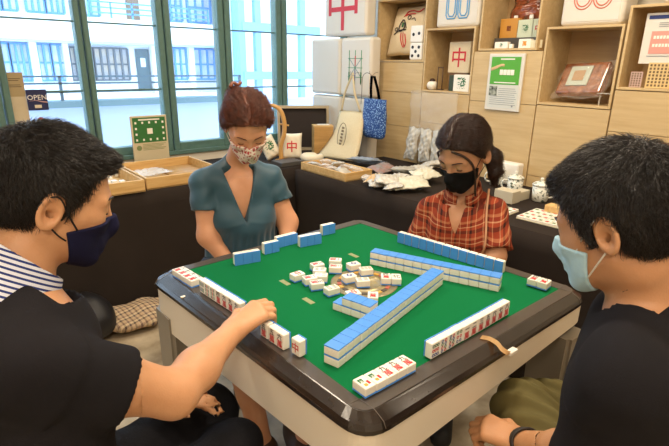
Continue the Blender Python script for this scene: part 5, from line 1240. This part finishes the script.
# shoes
def shoes(an_list, dirv, T, m=None):
    for an in an_list:
        def f(P, an=an):
            d = rc(P, an + dirv * -.02 + np.array([0, 0, -.035]), an + dirv * .17 + np.array([0, 0, -.055]), .052, .042); d = sm(d, rc(P, an, an + np.array([0, 0, -.03]), .052, .05), .03); return np.maximum(d, .003 - P[:, 2])
        sdfobj('shoe', f, an - .24, an + .24, .008, m or mat('shoe_dark', '#1a1a1c', .6), T)
shoes([anR, anL], cfd(.4, .9, 0), TLm)
short_hair(BL, TLm, m_hairk, 12000, 3, nape=-.088, swirl=(0, -.065))
# navy mask: beak shaped
m_navy = mat('mask_navy', '#191a38', .85, spec=.15, bump=(500, .1))
def beak(q): return rc(q, np.array([0, .085, -.060]), np.array([0, .104, -.050]), .034, .014)
def regL(q): 
    top_ = q[:, 2] - (-.016 - .35 * (.10 - q[:, 1])); back = (.018 - .35 * (q[:, 2] + .06)) - q[:, 1]; bot = -.135 - q[:, 2]; return np.maximum(np.maximum(top_, back), bot)
mask_obj(BL, 'navy_mask', m_navy, TLm, beak, regL, .005)
for s in (-1, 1):
    strap('mask_strap', [BL.w(s * .066, .030, -.040), BL.w(s * .074, .008, -.012), BL.w(s * .083, -.012, .016), BL.w(s * .084, -.030, .014), BL.w(s * .084, -.042, -.004), BL.w(s * .078, -.036, -.030)], .0016, mat('strap_black', '#0d0d12', .7), TLm)
    strap('mask_strap', [BL.w(s * .062, .016, -.062), BL.w(s * .071, .000, -.052), BL.w(s * .077, -.014, -.040)], .0016, mat('strap_black', '#0d0d12', .7), TLm)
lashes(BL, TLm, m_hairk, .0012); brows(BL, TLm, m_hairk)
# wristwatch-free arm; grey cloth across the lap
def lapcloth(P):
    c = hipR * .45 + knR * .55; d = np.abs(rc(P, hipR * .72 + knR * .28, hipR * .36 + knR * .64, .106, .086)) - .004; d = d + folds(P, [((0, .4, 1), 80, .003, 2, 1), ((1, .2, .1), 55, .003, 2, 3)]); return np.maximum(d, .50 - P[:, 2])
sdfobj('grey_apron', lapcloth, hipR * .5 + knR * .5 - .28, hipR * .5 + knR * .5 + .28, .006, mat('denim_grey', '#4f5258', .85, noise=(60, '#666a70', .7, 4)), TLm)
attach(TLm)

# ------------------------------------------------------------------ right player
BR = Body(at(607, 235, .745), cfd(-.58, .78, -.38), np.array([0, 0, 1.]), .98, ear=-1); hr = BR.o
shL2, shR2 = A3(at(630, 378, .63)), cf(.68, .84, .97); nb2 = A3(at(655, 300, .80))
elL2, wrL2 = A3(at(598, 462, .70)), A3(at(522, 443, .90)); chest2 = cf(.56, .73, .85); pel2 = cf(.60, .62, .53)
torso(BR, shL2, shR2, chest2, pel2, (.155, .11, .19))
hL2, hR2 = cf(.52, .62, .53), cf(.66, .74, .53); kL2, kR2 = A3(at(524, 410, 1.06)), cf(.60, 1.12, .52); aL2, aR2 = cf(.62, .80, .09), cf(.74, .86, .09)
elR2, wrR2 = cf(.82, .90, .76), cf(.74, 1.03, .635)
BR.prims += [(nb2, BR.w(0, -.022, -.075), .066, .056)] + chain([shL2, elL2], [.058, .045]) + chain([elL2, elL2 * .6 + wrL2 * .4, wrL2], [.043, .040, .027]) + chain([shR2, elR2, wrR2], [.056, .042, .028])
BR.prims += chain([hL2, kL2, aL2], [.09, .058, .042]) + chain([hR2, kR2, aR2], [.09, .058, .042]) + chain([aL2, aL2 + cf(-.03, .15, -.04)], [.042, .032]) + chain([aR2, aR2 + cf(-.03, .15, -.04)], [.042, .032])
BR.hands = [hand_prims(wrL2, cfd(-.72, .62, -.02), np.array([0, 0, 1.]) - FWD0 * .3, 'L', (.7, 1.1, .7), .9), hand_prims(wrR2, cfd(-.6, .7, -.2), np.array([0, 0, 1.]), 'R', (.25, .35, .2), .5)]
TRm = person('person', 'man on the right in black T-shirt and pale blue surgical mask', BR, m_skinR, None, pel2)
lo_h2 = hr - np.array([.17, .17, .19]); hi_h2 = hr + .17; ha2 = wrL2 - np.array([.14, .14, .07]); hb2 = wrL2 + np.array([.14, .16, .07])
b2 = bodymesh(BR, 'body', m_skinR, [(lo_h2, hi_h2, .0038), (ha2, hb2, .0036)], None, TRm)
def rest2(P):
    d = BR.all(P)
    for lo, hi in ((lo_h2, hi_h2), (ha2, hb2)):
        c = (lo + hi) / 2; hf = (hi - lo) / 2; d = np.maximum(d, -((np.abs(P - c) - hf).max(1)))
    return d
lo2 = np.minimum.reduce([shL2, shR2, elL2, wrL2, aL2, pel2, kL2]) - .2; hi2 = np.maximum.reduce([shL2, shR2, kR2, aR2, kL2, elR2]) + .2; lo2[2] = -.01; hi2[2] = 1.2
merge_rest(b2, rest2, lo2, hi2, .010, BR.all)
sn2 = (elL2 - shL2) / np.linalg.norm(elL2 - shL2); sc2 = shL2 + sn2 * .235; snR = (elR2 - shR2) / np.linalg.norm(elR2 - shR2); scR = shR2 + snR * .2
def teeR(P):
    d = torso_fn(BR, P, [(shL2, shR2, .050, .048), (nb2 + np.array([0, 0, -.06]), nb2 + np.array([-.01, .01, .045]), .088, .064)], .012)
    d = np.minimum(d, np.maximum(BR.limbs(P, .03, [0, 1, 2, 5]) - .008, np.maximum((P - shL2) @ sn2, (P - shR2) @ snR) - .06))
    for a_, e_, r1, r2, L_ in ((shL2, elL2, .072, .078, .235), (shR2, elR2, .066, .062, .20)): d = sm(d, sleeve(P, a_, e_, r1, r2, (e_ - a_) / np.linalg.norm(e_ - a_), L_), .024)
    d = d + folds(P, [((.2, .3, 1), 38, .0035, 1.6, 1.5), ((1, .5, .3), 52, .0022, 2.0, .2), ((-.2, 1, .2), 34, .003, 2, 3)]); nx_ = BR.w(0, -.03, -.06) - nb2; nx_ = nx_ / np.linalg.norm(nx_) * .35 + BR.u * .65; nx_ = nx_ / np.linalg.norm(nx_)
    return smx(d, -neck_hole(P, nb2, nx_, BR.f, .030, .115, .22), .005)
sdfobj('black_tshirt', teeR, lo2, hi2, .0065, m_tee, TRm)
m_olive = mat('trousers_olive', '#5a5230', .85, noise=(14, '#6e6640', .7, 4), spec=.2)
def trR(P):
    d = None
    for pr_ in chain([hL2, kL2, kL2 * .5 + aL2 * .5], [.10, .072, .074]) + chain([hR2, kR2, kR2 * .5 + aR2 * .5], [.10, .072, .074]) + [(hL2, hR2, .11, .11)]: e = rc(P, *pr_); d = e if d is None else sm(d, e, .03)
    r_ = P - kL2; d = d + folds(P, [((1, .2, .15), 120, .0060, 1.6, 1), ((.6, .3, .5), 60, .0035, 2, 3)]); d = np.maximum(d, P[:, 2] - .68); return np.maximum(d, .30 - P[:, 2])
sdfobj('olive_trousers', trR, lo2, hi2, .0055, m_olive, TRm)
shoes([aL2, aR2], cfd(-.3, .95, 0), TRm)
short_hair(BR, TRm, m_hairk, 12000, 8, nape=-.080, swirl=(0, -.06), grow=.008, top=.007, fr=.004, ys=(-.045, -.042, .008, .020, .036, .050, .066, .12, .25))
m_surg = mat('mask_surgical', '#a9cfe0', .8, noise=(70, '#b9dbe8', .7, 3), spec=.2)
def pleat(q): return rc(q, np.array([0, .084, -.058]), np.array([0, .094, -.048]), .030, .020) + .0012 * np.sin((q[:, 2] - q[:, 1] * .2) * 330)
def regR(q):
    top_ = q[:, 2] - (-.018 - .30 * (.10 - q[:, 1])); back = (.030 - .30 * (q[:, 2] + .06)) - q[:, 1]; bot = -.128 - .25 * (q[:, 1] - .04) - q[:, 2]; return np.maximum(np.maximum(top_, back), bot)
mask_obj(BR, 'surgical_mask', m_surg, TRm, pleat, regR, .005)
m_strw = mat('strap_white', '#e6ddd0', .7)
for s in (-1, 1):
    strap('mask_strap', [BR.w(s * .061, .046, -.038), BR.w(s * .074, .018, -.008), BR.w(s * .085, -.010, .018)], .0016, m_strw, TRm)
    strap('mask_strap', [BR.w(s * .052, .040, -.088), BR.w(s * .068, .010, -.062), BR.w(s * .079, -.016, -.038)], .0016, m_strw, TRm)
lashes(BR, TRm, m_hairk, .0012); brows(BR, TRm, m_hairk)
wd = (wrL2 - elL2) / np.linalg.norm(wrL2 - elL2); wa = np.cross(wd, [0, 0, 1.]); wa /= np.linalg.norm(wa); wb = np.cross(wd, wa)
for k_, r_ in ((0, .0325), (.009, .0335)):
    bm = bmesh.new(); tube(bm, [Vector(wrL2 - wd * (.012 + k_) + (wa * math.cos(t) + wb * math.sin(t)) * r_ + wd * .006 * math.sin(t * 2 + k_ * 90)) for t in np.linspace(0, 2*PI, 24, endpoint=False)], .0035, 6, True); from_bm('wristband', bm, mat('band_dark', '#201814', .6), TRm)
attach(TRm)
# ------------------------------------------------------------------ woman in the teal blouse
hw = A3(at(247, 127, 1.76)); BW = Body(hw, cfd(.24, -.78, -.57), np.array([0, 0, 1.]), .92, jaw=.92)
wR, wL = A3(at(203, 183, 1.85)), A3(at(270, 177, 1.96)); nbw = A3(at(237, 160, 1.93)); cw = A3(at(239, 208, 1.93)); pw_ = A3(at(243, 300, 1.98)); pw_[2] = .55
torso(BW, wL, wR, cw, pw_, (.148, .105, .18), (.16, .12, .11))
eR_, rR_ = A3(at(208, 236, 1.80)), A3(at(240, 292, 1.76)); eL_, rL_ = A3(at(288, 222, 1.94)), A3(at(285, 268, 1.80))
rR_[2] = .61; rL_[2] = .61
kwR, kwL = cf(-.335, 1.50, .50), cf(-.20, 1.55, .50); awR, awL = cf(-.245, 1.42, .09), cf(-.13, 1.55, .09); hwR, hwL = cf(-.46, 1.88, .53), cf(-.33, 1.95, .53)
BW.prims[-1] = (BW.prims[-1][0] - BW.f * .035 - BW.u * .014, BW.prims[-1][1] - BW.f * .035 - BW.u * .014, .028, .028); BW.prims += [(nbw, BW.w(0, -.03, -.08), .044, .043)] + chain([wR, eR_, rR_], [.041, .038, .023]) + chain([wL, eL_, rL_], [.041, .038, .023]) + chain([hwR, kwR, awR], [.078, .050, .036]) + chain([hwL, kwL, awL], [.078, .050, .036]) + chain([awR, awR + cf(.03, -.12, -.04)], [.036, .026]) + chain([awL, awL + cf(.03, -.12, -.04)], [.036, .026])
BW.prims += [(kwR * .75 + awR * .25 + cf(0, .015, 0), kwR * .5 + awR * .5 + cf(0, .012, 0), .048, .046), (kwL * .75 + awL * .25 + cf(0, .015, 0), kwL * .5 + awL * .5 + cf(0, .012, 0), .048, .046)]
BW.hands = [hand_prims(rR_, cfd(.6, -.5, -.1), np.array([0, 0, 1.]), 'R', (.3, .5, .3), .5, .92), hand_prims(rL_, cfd(-.6, -.5, -.1), np.array([0, 0, 1.]), 'L', (.3, .5, .3), .5, .92)]
TWm = person('person', 'woman with auburn hair in teal V-neck blouse looking down at her tiles', BW, m_skinW, None, pw_)
lw = hw - np.array([.16, .16, .20]); uw = hw + .16
b3 = bodymesh(BW, 'body', m_skinW, [(lw, uw, .0045)], None, TWm)
def rest3(P): c = (lw + uw) / 2; hf = (uw - lw) / 2; return np.maximum(BW.all(P), -((np.abs(P - c) - hf).max(1)))
lo3 = np.minimum.reduce([wR, wL, awR, awL, kwR, rR_, pw_]) - .2; hi3 = np.maximum.reduce([wR, wL, pw_, kwL]) + .2; lo3[2] = -.01
merge_rest(b3, rest3, lo3, hi3, .0075, BW.all)
m_tealb = mat('blouse_teal', '#264757', .5, noise=(6, '#2e5263', .7, 3), spec=.4, sheen=.2)
aR_n = (eR_ - wR) / np.linalg.norm(eR_ - wR); aL_n = (eL_ - wL) / np.linalg.norm(eL_ - wL); tl_ = .155
def blouse(P):
    d = torso_fn(BW, P, [(wL, wR, .034, .034), (nbw - BW.u * .015, wR, .040, .034), (nbw - BW.u * .015, wL, .040, .034), (cw - BW.u * .06 + BW.f * .035, pw_ + BW.u * .05 + BW.f * .04, .118, .135)], .011, .022)
    for s in (-1, 1): d = sm(d, np.linalg.norm(P - (cw + BW.f * .075 + BW.ax * s * .065 - BW.u * .005), axis=1) - .060, .035)
    x = (P - cw) @ BW.ax; y = (P - cw) @ BW.u; fr = (P - cw) @ BW.f
    gath = np.clip((-.02 - y) / .05, 0, 1) * np.clip(fr / .03, 0, 1); d = d + .0035 * np.sin(x * 210 + 2 * np.sin(y * 14)) * gath + folds(P, [((.4, .1, 1), 40, .003, 2, 1.3), ((1, .2, .3), 46, .002, 2, 3)])
    yoke = np.abs(y - .012 + .25 * np.abs(x)) ; d = d - .0022 * np.exp(-(yoke / .006) ** 2) * (fr > 0)
    d = np.minimum(d, BW.limbs(P, .03, [0, 1]) - .006)
    for a_, e2_ in ((wR, eR_), (wL, eL_)): d = sm(d, sleeve(P, a_, e2_, .052, .059, (e2_ - a_) / np.linalg.norm(e2_ - a_), .105) + .002 * np.sin(P[:, 2] * 90 + x * 60), .012)
    wv_ = (np.abs(x - .006) - np.clip((y + .000) * .34, -.02, .5)); wedge = np.maximum(wv_, np.maximum(.015 - fr, -(y + .004)))
    d = smx(d, -wedge, .004); d = smx(d, -neck_hole(P, nbw, BW.u, BW.f, .012, .10, .35), .006)
    return d
sdfobj('teal_blouse', blouse, lo3, hi3, .0055, m_tealb, TWm)
m_skirt = mat('skirt_dark', '#1b2431', .8, noise=(20, '#222d3d', .7, 3))
def skirt(P):
    d = None
    for pr_ in chain([hwR, kwR], [.10, .075]) + chain([hwL, kwL], [.10, .075]) + [(hwR, hwL, .13, .13), (pw_, pw_ + np.array([0, 0, .10]), .15, .135), (kwR, kwL, .07, .07)]: e = rc(P, *pr_); d = e if d is None else sm(d, e, .05)
    d = d + folds(P, [((1, 0, .2), 50, .004, 2, 1)]); return np.maximum(np.maximum(d, P[:, 2] - .70), .42 - P[:, 2])
sdfobj('dark_skirt', skirt, lo3, hi3, .009, m_skirt, TWm)
shoes([awR, awL], cfd(.15, -.95, 0), TWm, mat('sandal_brown', '#4a3426', .6))
# gathered auburn hair with a small clip at the crown
def hairW(P):
    q = BW.q(P); d = hair_base(q, .013, -.008) + lumps(q, 60, .0025) + .0016 * np.sin(q[:, 0] * 330 + 3 * np.sin(q[:, 1] * 40)) 
    d = smx(d, hairline(q, (-.05, -.045, -.012, .006, .026, .046, .060, .095, .2), HZ), .010); zz = -.070 + .35 * np.maximum(q[:, 1] + .06, 0) * 1.3; d = smx(d, zz - q[:, 2], .014)
    d = sm(d, ell(q, (.03, -.085, .075), (.036, .034, .034)) + lumps(q, 120, .003), .015)
    M_ = q.copy(); M_[:, 0] = np.abs(M_[:, 0]); d = smx(d, -(ell(M_, (.084, -.018, -.016), (.020, .020, .030))), .006)
    d = smx(d, -(rc(q, np.array([.012, .09, .085]), np.array([.006, .0, .150]), .0035, .0035)), .006)
    return d * BW.sc
V, Q = nets(hairW, hw - .18, hw + .18, .0042); link('hair', tomesh('hair', [(V, Q)]), m_haira, TWm)
P0 = sample_surf(V, Q, 14000, 11); P0 = P0[head_sdf(BW.q(P0)) > .001][:7000]; N0 = grad(hairW, P0)
def flowW(P):
    q = BW.q(P); v = np.stack([np.sign(q[:, 0] - .01) * (.8 - 6 * np.abs(q[:, 0])) , -np.ones(len(q)) * .9, -.4 * np.ones(len(q))], 1); return v @ BW.R.T
V2, Q2 = strand_mesh('h', P0, N0, flowW, hairW, 5, .009, .0007, .10, m_haira, TWm, .22, 4); o = link('hair_strands', tomesh('hair_strands', [(V2, Q2)]), m_haira, TWm); o['kind'] = 'stuff'
bm = bmesh.new(); c_ = BW.w(.034, -.100, .105); tube(bm, curve_pts([Vector(c_ + np.array(v)) for v in ((-.022, 0, .004), (-.008, .004, .018), (.010, 0, .012), (.024, .004, .020))], 4), .006, 8); from_bm('hair_clip', bm, mat('clip_brown', '#7a4630', .3), TWm)
m_flor = mat('mask_floral', '#d8c8b8', .8); nt = m_flor.node_tree; vo = nt.nodes.new('ShaderNodeTexNoise'); vo.inputs['Scale'].default_value = 58; vo.inputs['Detail'].default_value = 2; tcn = nt.nodes.new('ShaderNodeTexCoord'); nt.links.new(tcn.outputs['Object'], vo.inputs['Vector'])
rp = nt.nodes.new('ShaderNodeValToRGB'); rp.color_ramp.interpolation = 'CONSTANT'; rp.color_ramp.elements[0].color = lin('#b23a3c'); rp.color_ramp.elements[1].position = .42; rp.color_ramp.elements[1].color = lin('#dccdbf'); e_ = rp.color_ramp.elements.new(.60); e_.color = lin('#a04a48'); nt.links.new(vo.outputs['Fac'], rp.inputs['Fac']); nt.links.new(rp.outputs['Color'], nt.nodes['Principled BSDF'].inputs['Base Color'])
def regW(q):
    top_ = q[:, 2] - (-.014 - .25 * (.10 - q[:, 1])); back = (.034 - .25 * (q[:, 2] + .06)) - q[:, 1]; bot = -.122 - .3 * (q[:, 1] - .04) - q[:, 2]; return np.maximum(np.maximum(top_, back), bot)
def ridge(q): return rc(q, np.array([0, .085, -.062]), np.array([0, .104, -.045]), .034, .018)
mask_obj(BW, 'floral_mask', m_flor, TWm, ridge, regW, .005)
for s in (-1, 1):
    strap('mask_strap', [BW.w(s * .060, .044, -.036), BW.w(s * .074, .016, -.006), BW.w(s * .083, -.010, .014)], .0014, m_strw, TWm); strap('mask_strap', [BW.w(s * .054, .036, -.082), BW.w(s * .068, .008, -.056), BW.w(s * .078, -.014, -.038)], .0014, m_strw, TWm)
lashes(BW, TWm, m_haira, .0014); brows(BW, TWm, m_haira, .0020)
attach(TWm)

# ------------------------------------------------------------------ girl in the plaid shirt
hg = A3(at(463, 154, 1.82)); BG = Body(hg, cfd(-.62, -.62, -.46), np.array([0, 0, 1.]), 1.03, jaw=.90)
gR, gL = A3(at(430, 209, 1.90)), A3(at(494, 211, 1.81)); nbg = A3(at(464, 192, 1.88)); cg = A3(at(459, 235, 1.86)); pg = cf(.50, 2.0, .54)
torso(BG, gL, gR, cg, pg, (.135, .10, .15), (.155, .12, .11))
geR, grR = A3(at(419, 246, 1.88)), cf(.34, 1.66, .62); geL, grL = A3(at(496, 256, 1.72)), cf(.46, 1.62, .62)
kgR, kgL = cf(.38, 1.62, .49), cf(.51, 1.58, .49); agR, agL = cf(.34, 1.74, .09), cf(.46, 1.72, .09); hgR, hgL = cf(.43, 1.98, .52), cf(.57, 1.95, .52)
BG.prims[-1] = (BG.prims[-1][0] - BG.f * .035 - BG.u * .014, BG.prims[-1][1] - BG.f * .035 - BG.u * .014, .028, .028); BG.prims += [(nbg, BG.w(0, -.03, -.08), .043, .042)] + chain([gR, geR, grR], [.039, .034, .022]) + chain([gL, geL, grL], [.039, .034, .022]) + chain([hgR, kgR, agR], [.075, .050, .036]) + chain([hgL, kgL, agL], [.075, .050, .036]) + chain([agR, agR + cf(-.04, -.12, -.04)], [.036, .026]) + chain([agL, agL + cf(-.04, -.12, -.04)], [.036, .026])
BG.hands = [hand_prims(grR, cfd(.5, -.6, -.1), np.array([0, 0, 1.]), 'R', (.3, .5, .3), .5, .9), hand_prims(grL, cfd(-.6, -.4, -.1), np.array([0, 0, 1.]), 'L', (.3, .5, .3), .5, .9)]
TGm = person('person', 'girl with dark ponytail in rust plaid shirt and black mask', BG, m_skinG, None, pg)
lg = hg - np.array([.15, .15, .19]); ug = hg + .15
b4 = bodymesh(BG, 'body', m_skinG, [(lg, ug, .0045)], None, TGm)
def rest4(P): c = (lg + ug) / 2; hf = (ug - lg) / 2; return np.maximum(BG.all(P), -((np.abs(P - c) - hf).max(1)))
lo4 = np.minimum.reduce([gR, gL, agR, agL, kgR, kgL, grR, pg]) - .2; hi4 = np.maximum.reduce([gR, gL, pg, kgL]) + .2; lo4[2] = -.01
merge_rest(b4, rest4, lo4, hi4, .0075, BG.all)
m_plaid = stripes('plaid_rust', [(0, '#7e2f1c'), (.22, '#c08a66'), (.28, '#8a3822'), (.48, '#2f1a16'), (.62, '#a04a2c'), (.78, '#d2a884'), (.82, '#7e2f1c')], tuple(BG.ax), .058, .85, .022,
                  (tuple(BG.u), .052, [(0, '#8f3a22'), (.25, '#3a1d18'), (.45, '#9c4428'), (.62, '#cf9f78'), (.68, '#7a2c1c'), (.86, '#b87a55')]))
agRn = (geR - gR) / np.linalg.norm(geR - gR); agLn = (geL - gL) / np.linalg.norm(geL - gL)
def pshirt(P):
    d = torso_fn(BG, P, [(gL, gR, .034, .034), (nbg - BG.u * .015, gR, .040, .033), (nbg - BG.u * .015, gL, .040, .033), (cg - BG.u * .05 + BG.f * .02, pg + BG.u * .05 + BG.f * .03, .105, .12)], .011, .022)
    for s in (-1, 1): d = sm(d, np.linalg.norm(P - (cg + BG.f * .065 + BG.ax * s * .06 + BG.u * .02), axis=1) - .060, .04)
    x = (P - cg) @ BG.ax; y = (P - cg) @ BG.u; fr = (P - cg) @ BG.f
    d = d + folds(P, [((.4, .1, 1), 42, .0035, 2, 1.3), ((1, .2, .3), 50, .003, 2, 3)]); d = d - .002 * (np.abs(x) < .012) * (fr > 0)
    d = np.minimum(d, BG.limbs(P, .03, [0, 1]) - .006)
    for a_, e2_, L_ in ((gR, geR, .125), (gL, geL, .150)): d = sm(d, sleeve(P, a_, e2_, .050, .064, (e2_ - a_) / np.linalg.norm(e2_ - a_), L_) + .002 * np.sin(P[:, 2] * 90 + x * 60), .012)
    wedge = np.maximum(np.abs(x) - np.clip((y - .075) * .42, -.02, .5), np.maximum(.01 - fr, -(y - .07))); d = smx(d, -wedge, .004)
    d = smx(d, -neck_hole(P, nbg, BG.u, BG.f, .012, .10, .35), .006); return np.maximum(d, .52 - P[:, 2])
sdfobj('plaid_shirt', pshirt, lo4, hi4, .0055, m_plaid, TGm)
# collar flaps
for s in (-1, 1):
    def cfn(P, s=s):
        x = ((P - nbg) @ BG.ax) * s; y = (P - nbg) @ BG.u; fr = (P - nbg) @ BG.f
        d = np.abs(rc(P, nbg + np.array([0, 0, -.02]), nbg + np.array([0, 0, .03]), .078, .060)) - .003
        d = np.maximum(d, -(x - .012 - .2 * (.03 - y))); return np.maximum(np.maximum(d, y - .028), -(y + .030 - .5 * np.maximum(.02 - fr, 0)))
    sdfobj('collar', cfn, nbg - .13, nbg + .13, .004, m_plaid, TGm)
bm = bmesh.new()
for k in range(3):
    c_ = cg + BG.u * (.02 - .055 * k); t_ = 0
    for t_ in np.linspace(.30, .02, 140):
        if pshirt((c_ + BG.f * t_)[None])[0] < 0: break
    bmesh.ops.create_uvsphere(bm, u_segments=8, v_segments=6, radius=.006, matrix=Matrix.Translation(Vector(c_ + BG.f * (t_ + .002)))); from_bm('button', bm, mat('button_dark', '#2a1512', .4), TGm); bm = bmesh.new()
bm.free()
# bag strap
def on_shirt(p, dr):
    for t_ in np.linspace(.25, -.1, 160):
        if pshirt((p + dr * t_)[None])[0] < 0: return p + dr * (t_ + .004)
    return p
sp = [A3(at(x, y, 1.82)) for x, y in ((489, 189), (485, 200), (482, 212), (479, 225), (476, 238), (473, 250))]
strap('bag_strap', [on_shirt(p, -FWD0) for p in sp], .0045, mat('strap_tan', '#b98a68', .5), TGm)
m_short = mat('shorts_dark', '#20202a', .85)
def shortsG(P):
    d = None
    for pr_ in chain([hgR, kgR], [.09, .064]) + chain([hgL, kgL], [.09, .064]) + [(hgR, hgL, .11, .11)]: e = rc(P, *pr_); d = e if d is None else sm(d, e, .03)
    return np.maximum(d, P[:, 2] - .62)
sdfobj('dark_shorts', shortsG, lo4, hi4, .009, m_short, TGm)
shoes([agR, agL], cfd(-.2, -.95, 0), TGm)
def hairG(P):
    q = BG.q(P); d = hair_base(q, .008, .002) + .0012 * np.sin(q[:, 0] * 300 + 4 * np.sin(q[:, 1] * 30)) + lumps(q, 50, .0015)
    d = smx(d, hairline(q, (-.05, -.045, -.012, .006, .030, .050, .064, .10, .2), HZ), .008); zz = -.065 + .25 * np.maximum(q[:, 1] + .06, 0) * 1.3; d = smx(d, zz - q[:, 2], .014)
    M_ = q.copy(); M_[:, 0] = np.abs(M_[:, 0]); d = smx(d, -(ell(M_, (.082, -.018, -.016), (.018, .022, .032))), .006)
    d = smx(d, -(rc(q, np.array([0, .095, .075]), np.array([0, .0, .140]), .003, .003)), .007)
    t_ = None
    for a, b_, r1, r2 in ((( -.02, -.09, -.035), (-.060, -.090, -.070), .032, .027), ((-.060, -.090, -.070), (-.075, -.070, -.110), .027, .022), ((-.075, -.070, -.110), (-.070, -.05, -.160), .022, .008)):
        e = rc(q, np.array(a), np.array(b_), r1, r2); t_ = e if t_ is None else sm(t_, e, .02)
    d = sm(d, t_ + lumps(q, 70, .004), .015)
    return d * BG.sc
V, Q = nets(hairG, hg - .24, hg + .17, .0042); link('hair', tomesh('hair', [(V, Q)]), m_hairb, TGm)
P0 = sample_surf(V, Q, 14000, 21); P0 = P0[head_sdf(BG.q(P0)) > .001][:7000]; N0 = grad(hairG, P0)
def flowG(P):
    q = BG.q(P); v = np.stack([np.sign(q[:, 0]) * np.clip(1.0 - 9 * np.abs(q[:, 0]), -.2, 1), -np.ones(len(q)) * .8, -.5 - 3 * np.maximum(-q[:, 2], 0)], 1); return v @ BG.R.T
V2, Q2 = strand_mesh('h', P0, N0, flowG, hairG, 5, .009, .0006, .05, m_hairb, TGm, .12, 6); o = link('hair_strands', tomesh('hair_strands', [(V2, Q2)]), m_hairb, TGm); o['kind'] = 'stuff'
for s in (-1, 1): strap('face_lock', [BG.w(s * .020, .088, .072), BG.w(s * .052, .070, .045), BG.w(s * .066, .052, .005), BG.w(s * .067, .046, -.040), BG.w(s * .062, .050, -.095), BG.w(s * .060, .058, -.135)], [.0045] * 26, m_hairb, TGm)
m_maskk = mat('mask_black', '#0c0c0e', .85, spec=.2)
def regG(q):
    top_ = q[:, 2] - (-.012 - .28 * (.10 - q[:, 1])); back = (.026 - .25 * (q[:, 2] + .06)) - q[:, 1]; bot = -.130 - .3 * (q[:, 1] - .04) - q[:, 2]; return np.maximum(np.maximum(top_, back), bot)
mask_obj(BG, 'black_mask', m_maskk, TGm, ridge, regG, .005)
for s in (-1, 1):
    strap('mask_strap', [BG.w(s * .064, .038, -.036), BG.w(s * .075, .012, -.006), BG.w(s * .083, -.010, .014)], .0014, MATS['strap_black'], TGm); strap('mask_strap', [BG.w(s * .058, .030, -.080), BG.w(s * .070, .006, -.056), BG.w(s * .078, -.014, -.038)], .0014, MATS['strap_black'], TGm)
lashes(BG, TGm, m_hairb, .0014); brows(BG, TGm, m_hairb, .0020)
attach(TGm)

# ------------------------------------------------------------------ stools and bags
def stool(x, y, label, rot=0, h=.405, s=.14):
    T = thing('folding_stool', label, 'stool', (x, y, 0), rot)
    bm = bmesh.new(); box(bm, (-s, -s, h - .03), (s, s, h), .014, 3); from_bm('seat', bm, mat('seat_black', '#1a1a1a', .6), T)
    for sx in (-1, 1):
        for sy in (-1, 1):
            bm = bmesh.new(); tube(bm, [(sx * (s - .03), sy * (s - .03), h - .03), (sx * (s + .01), sy * (s + .01), .03)], .011, 8); l_ = from_bm('leg', bm, mat('stool_metal', '#6b6762', .35, metal=.8), T)
            bm = bmesh.new(); tube(bm, [(sx * (s + .009), sy * (s + .009), .038), (sx * (s + .013), sy * (s + .013), 0.001)], .015, 8); from_bm('rubber_foot', bm, m_black, l_)
    for sx in (-1, 1): bm = bmesh.new(); tube(bm, [(sx * (s - .005), -(s - .005), .16), (sx * (s - .005), (s - .005), .16)], .007, 6); from_bm('stretcher', bm, MATS['stool_metal'], T)
r_ = (1.655, 1.25, 0); stool(r_[0], r_[1], 'black-seated metal stool under the girl in the plaid shirt', .1)
r_ = cf(-.42, 1.96, 0); stool(r_[0], r_[1], 'black-seated metal stool under the woman in the teal blouse', .15)
r_ = cf(-.51, .68, 0); stool(r_[0], r_[1], 'black-seated metal stool under the man on the left', 0, .40)
r_ = cf(.60, .66, 0); stool(r_[0], r_[1], 'black-seated metal stool under the man on the right', 0, .40)
pc = A3(atz(128, 306, .06)); 
def plaidbag(P):
    d = ell(P, pc + np.array([.0, 0, .0]), (.24, .27, .065)); d = sm(d, ell(P, pc + np.array([.08, .12, .03]), (.13, .14, .08)), .05); d = d + folds(P, [((1, .3, .3), 34, .014, 3, 1), ((.2, 1, .5), 46, .010, 3, 2), ((.3, .4, 1), 70, .006, 3, 5)]); return np.maximum(np.maximum(d, .004 - P[:, 2]), P[:, 1] - 2.648)
o = sdfobj('plaid_blanket', plaidbag, pc - .40, pc + .42, .009, m_plaidf); tag(o, 'crumpled beige plaid blanket lying on the floor under the left window table', 'blanket')
pk = A3(atz(92, 322, .08))
def blackbag(P):
    d = ell(P, pk + np.array([-.04, -.02, .04]), (.15, .17, .13)); d = d + folds(P, [((1, .3, .3), 30, .010, 2, 3), ((.2, 1, .5), 40, .006, 2, 1)]); return np.maximum(np.maximum(np.maximum(d, .004 - P[:, 2]), -(plaidbag(P) - .004)), P[:, 1] - 2.648)
o = sdfobj('black_bag', blackbag, pk - .3, pk + .3, .010, mat('bag_black', '#17161a', .55)); tag(o, 'crumpled black bag on the floor beside the plaid blanket', 'bag')
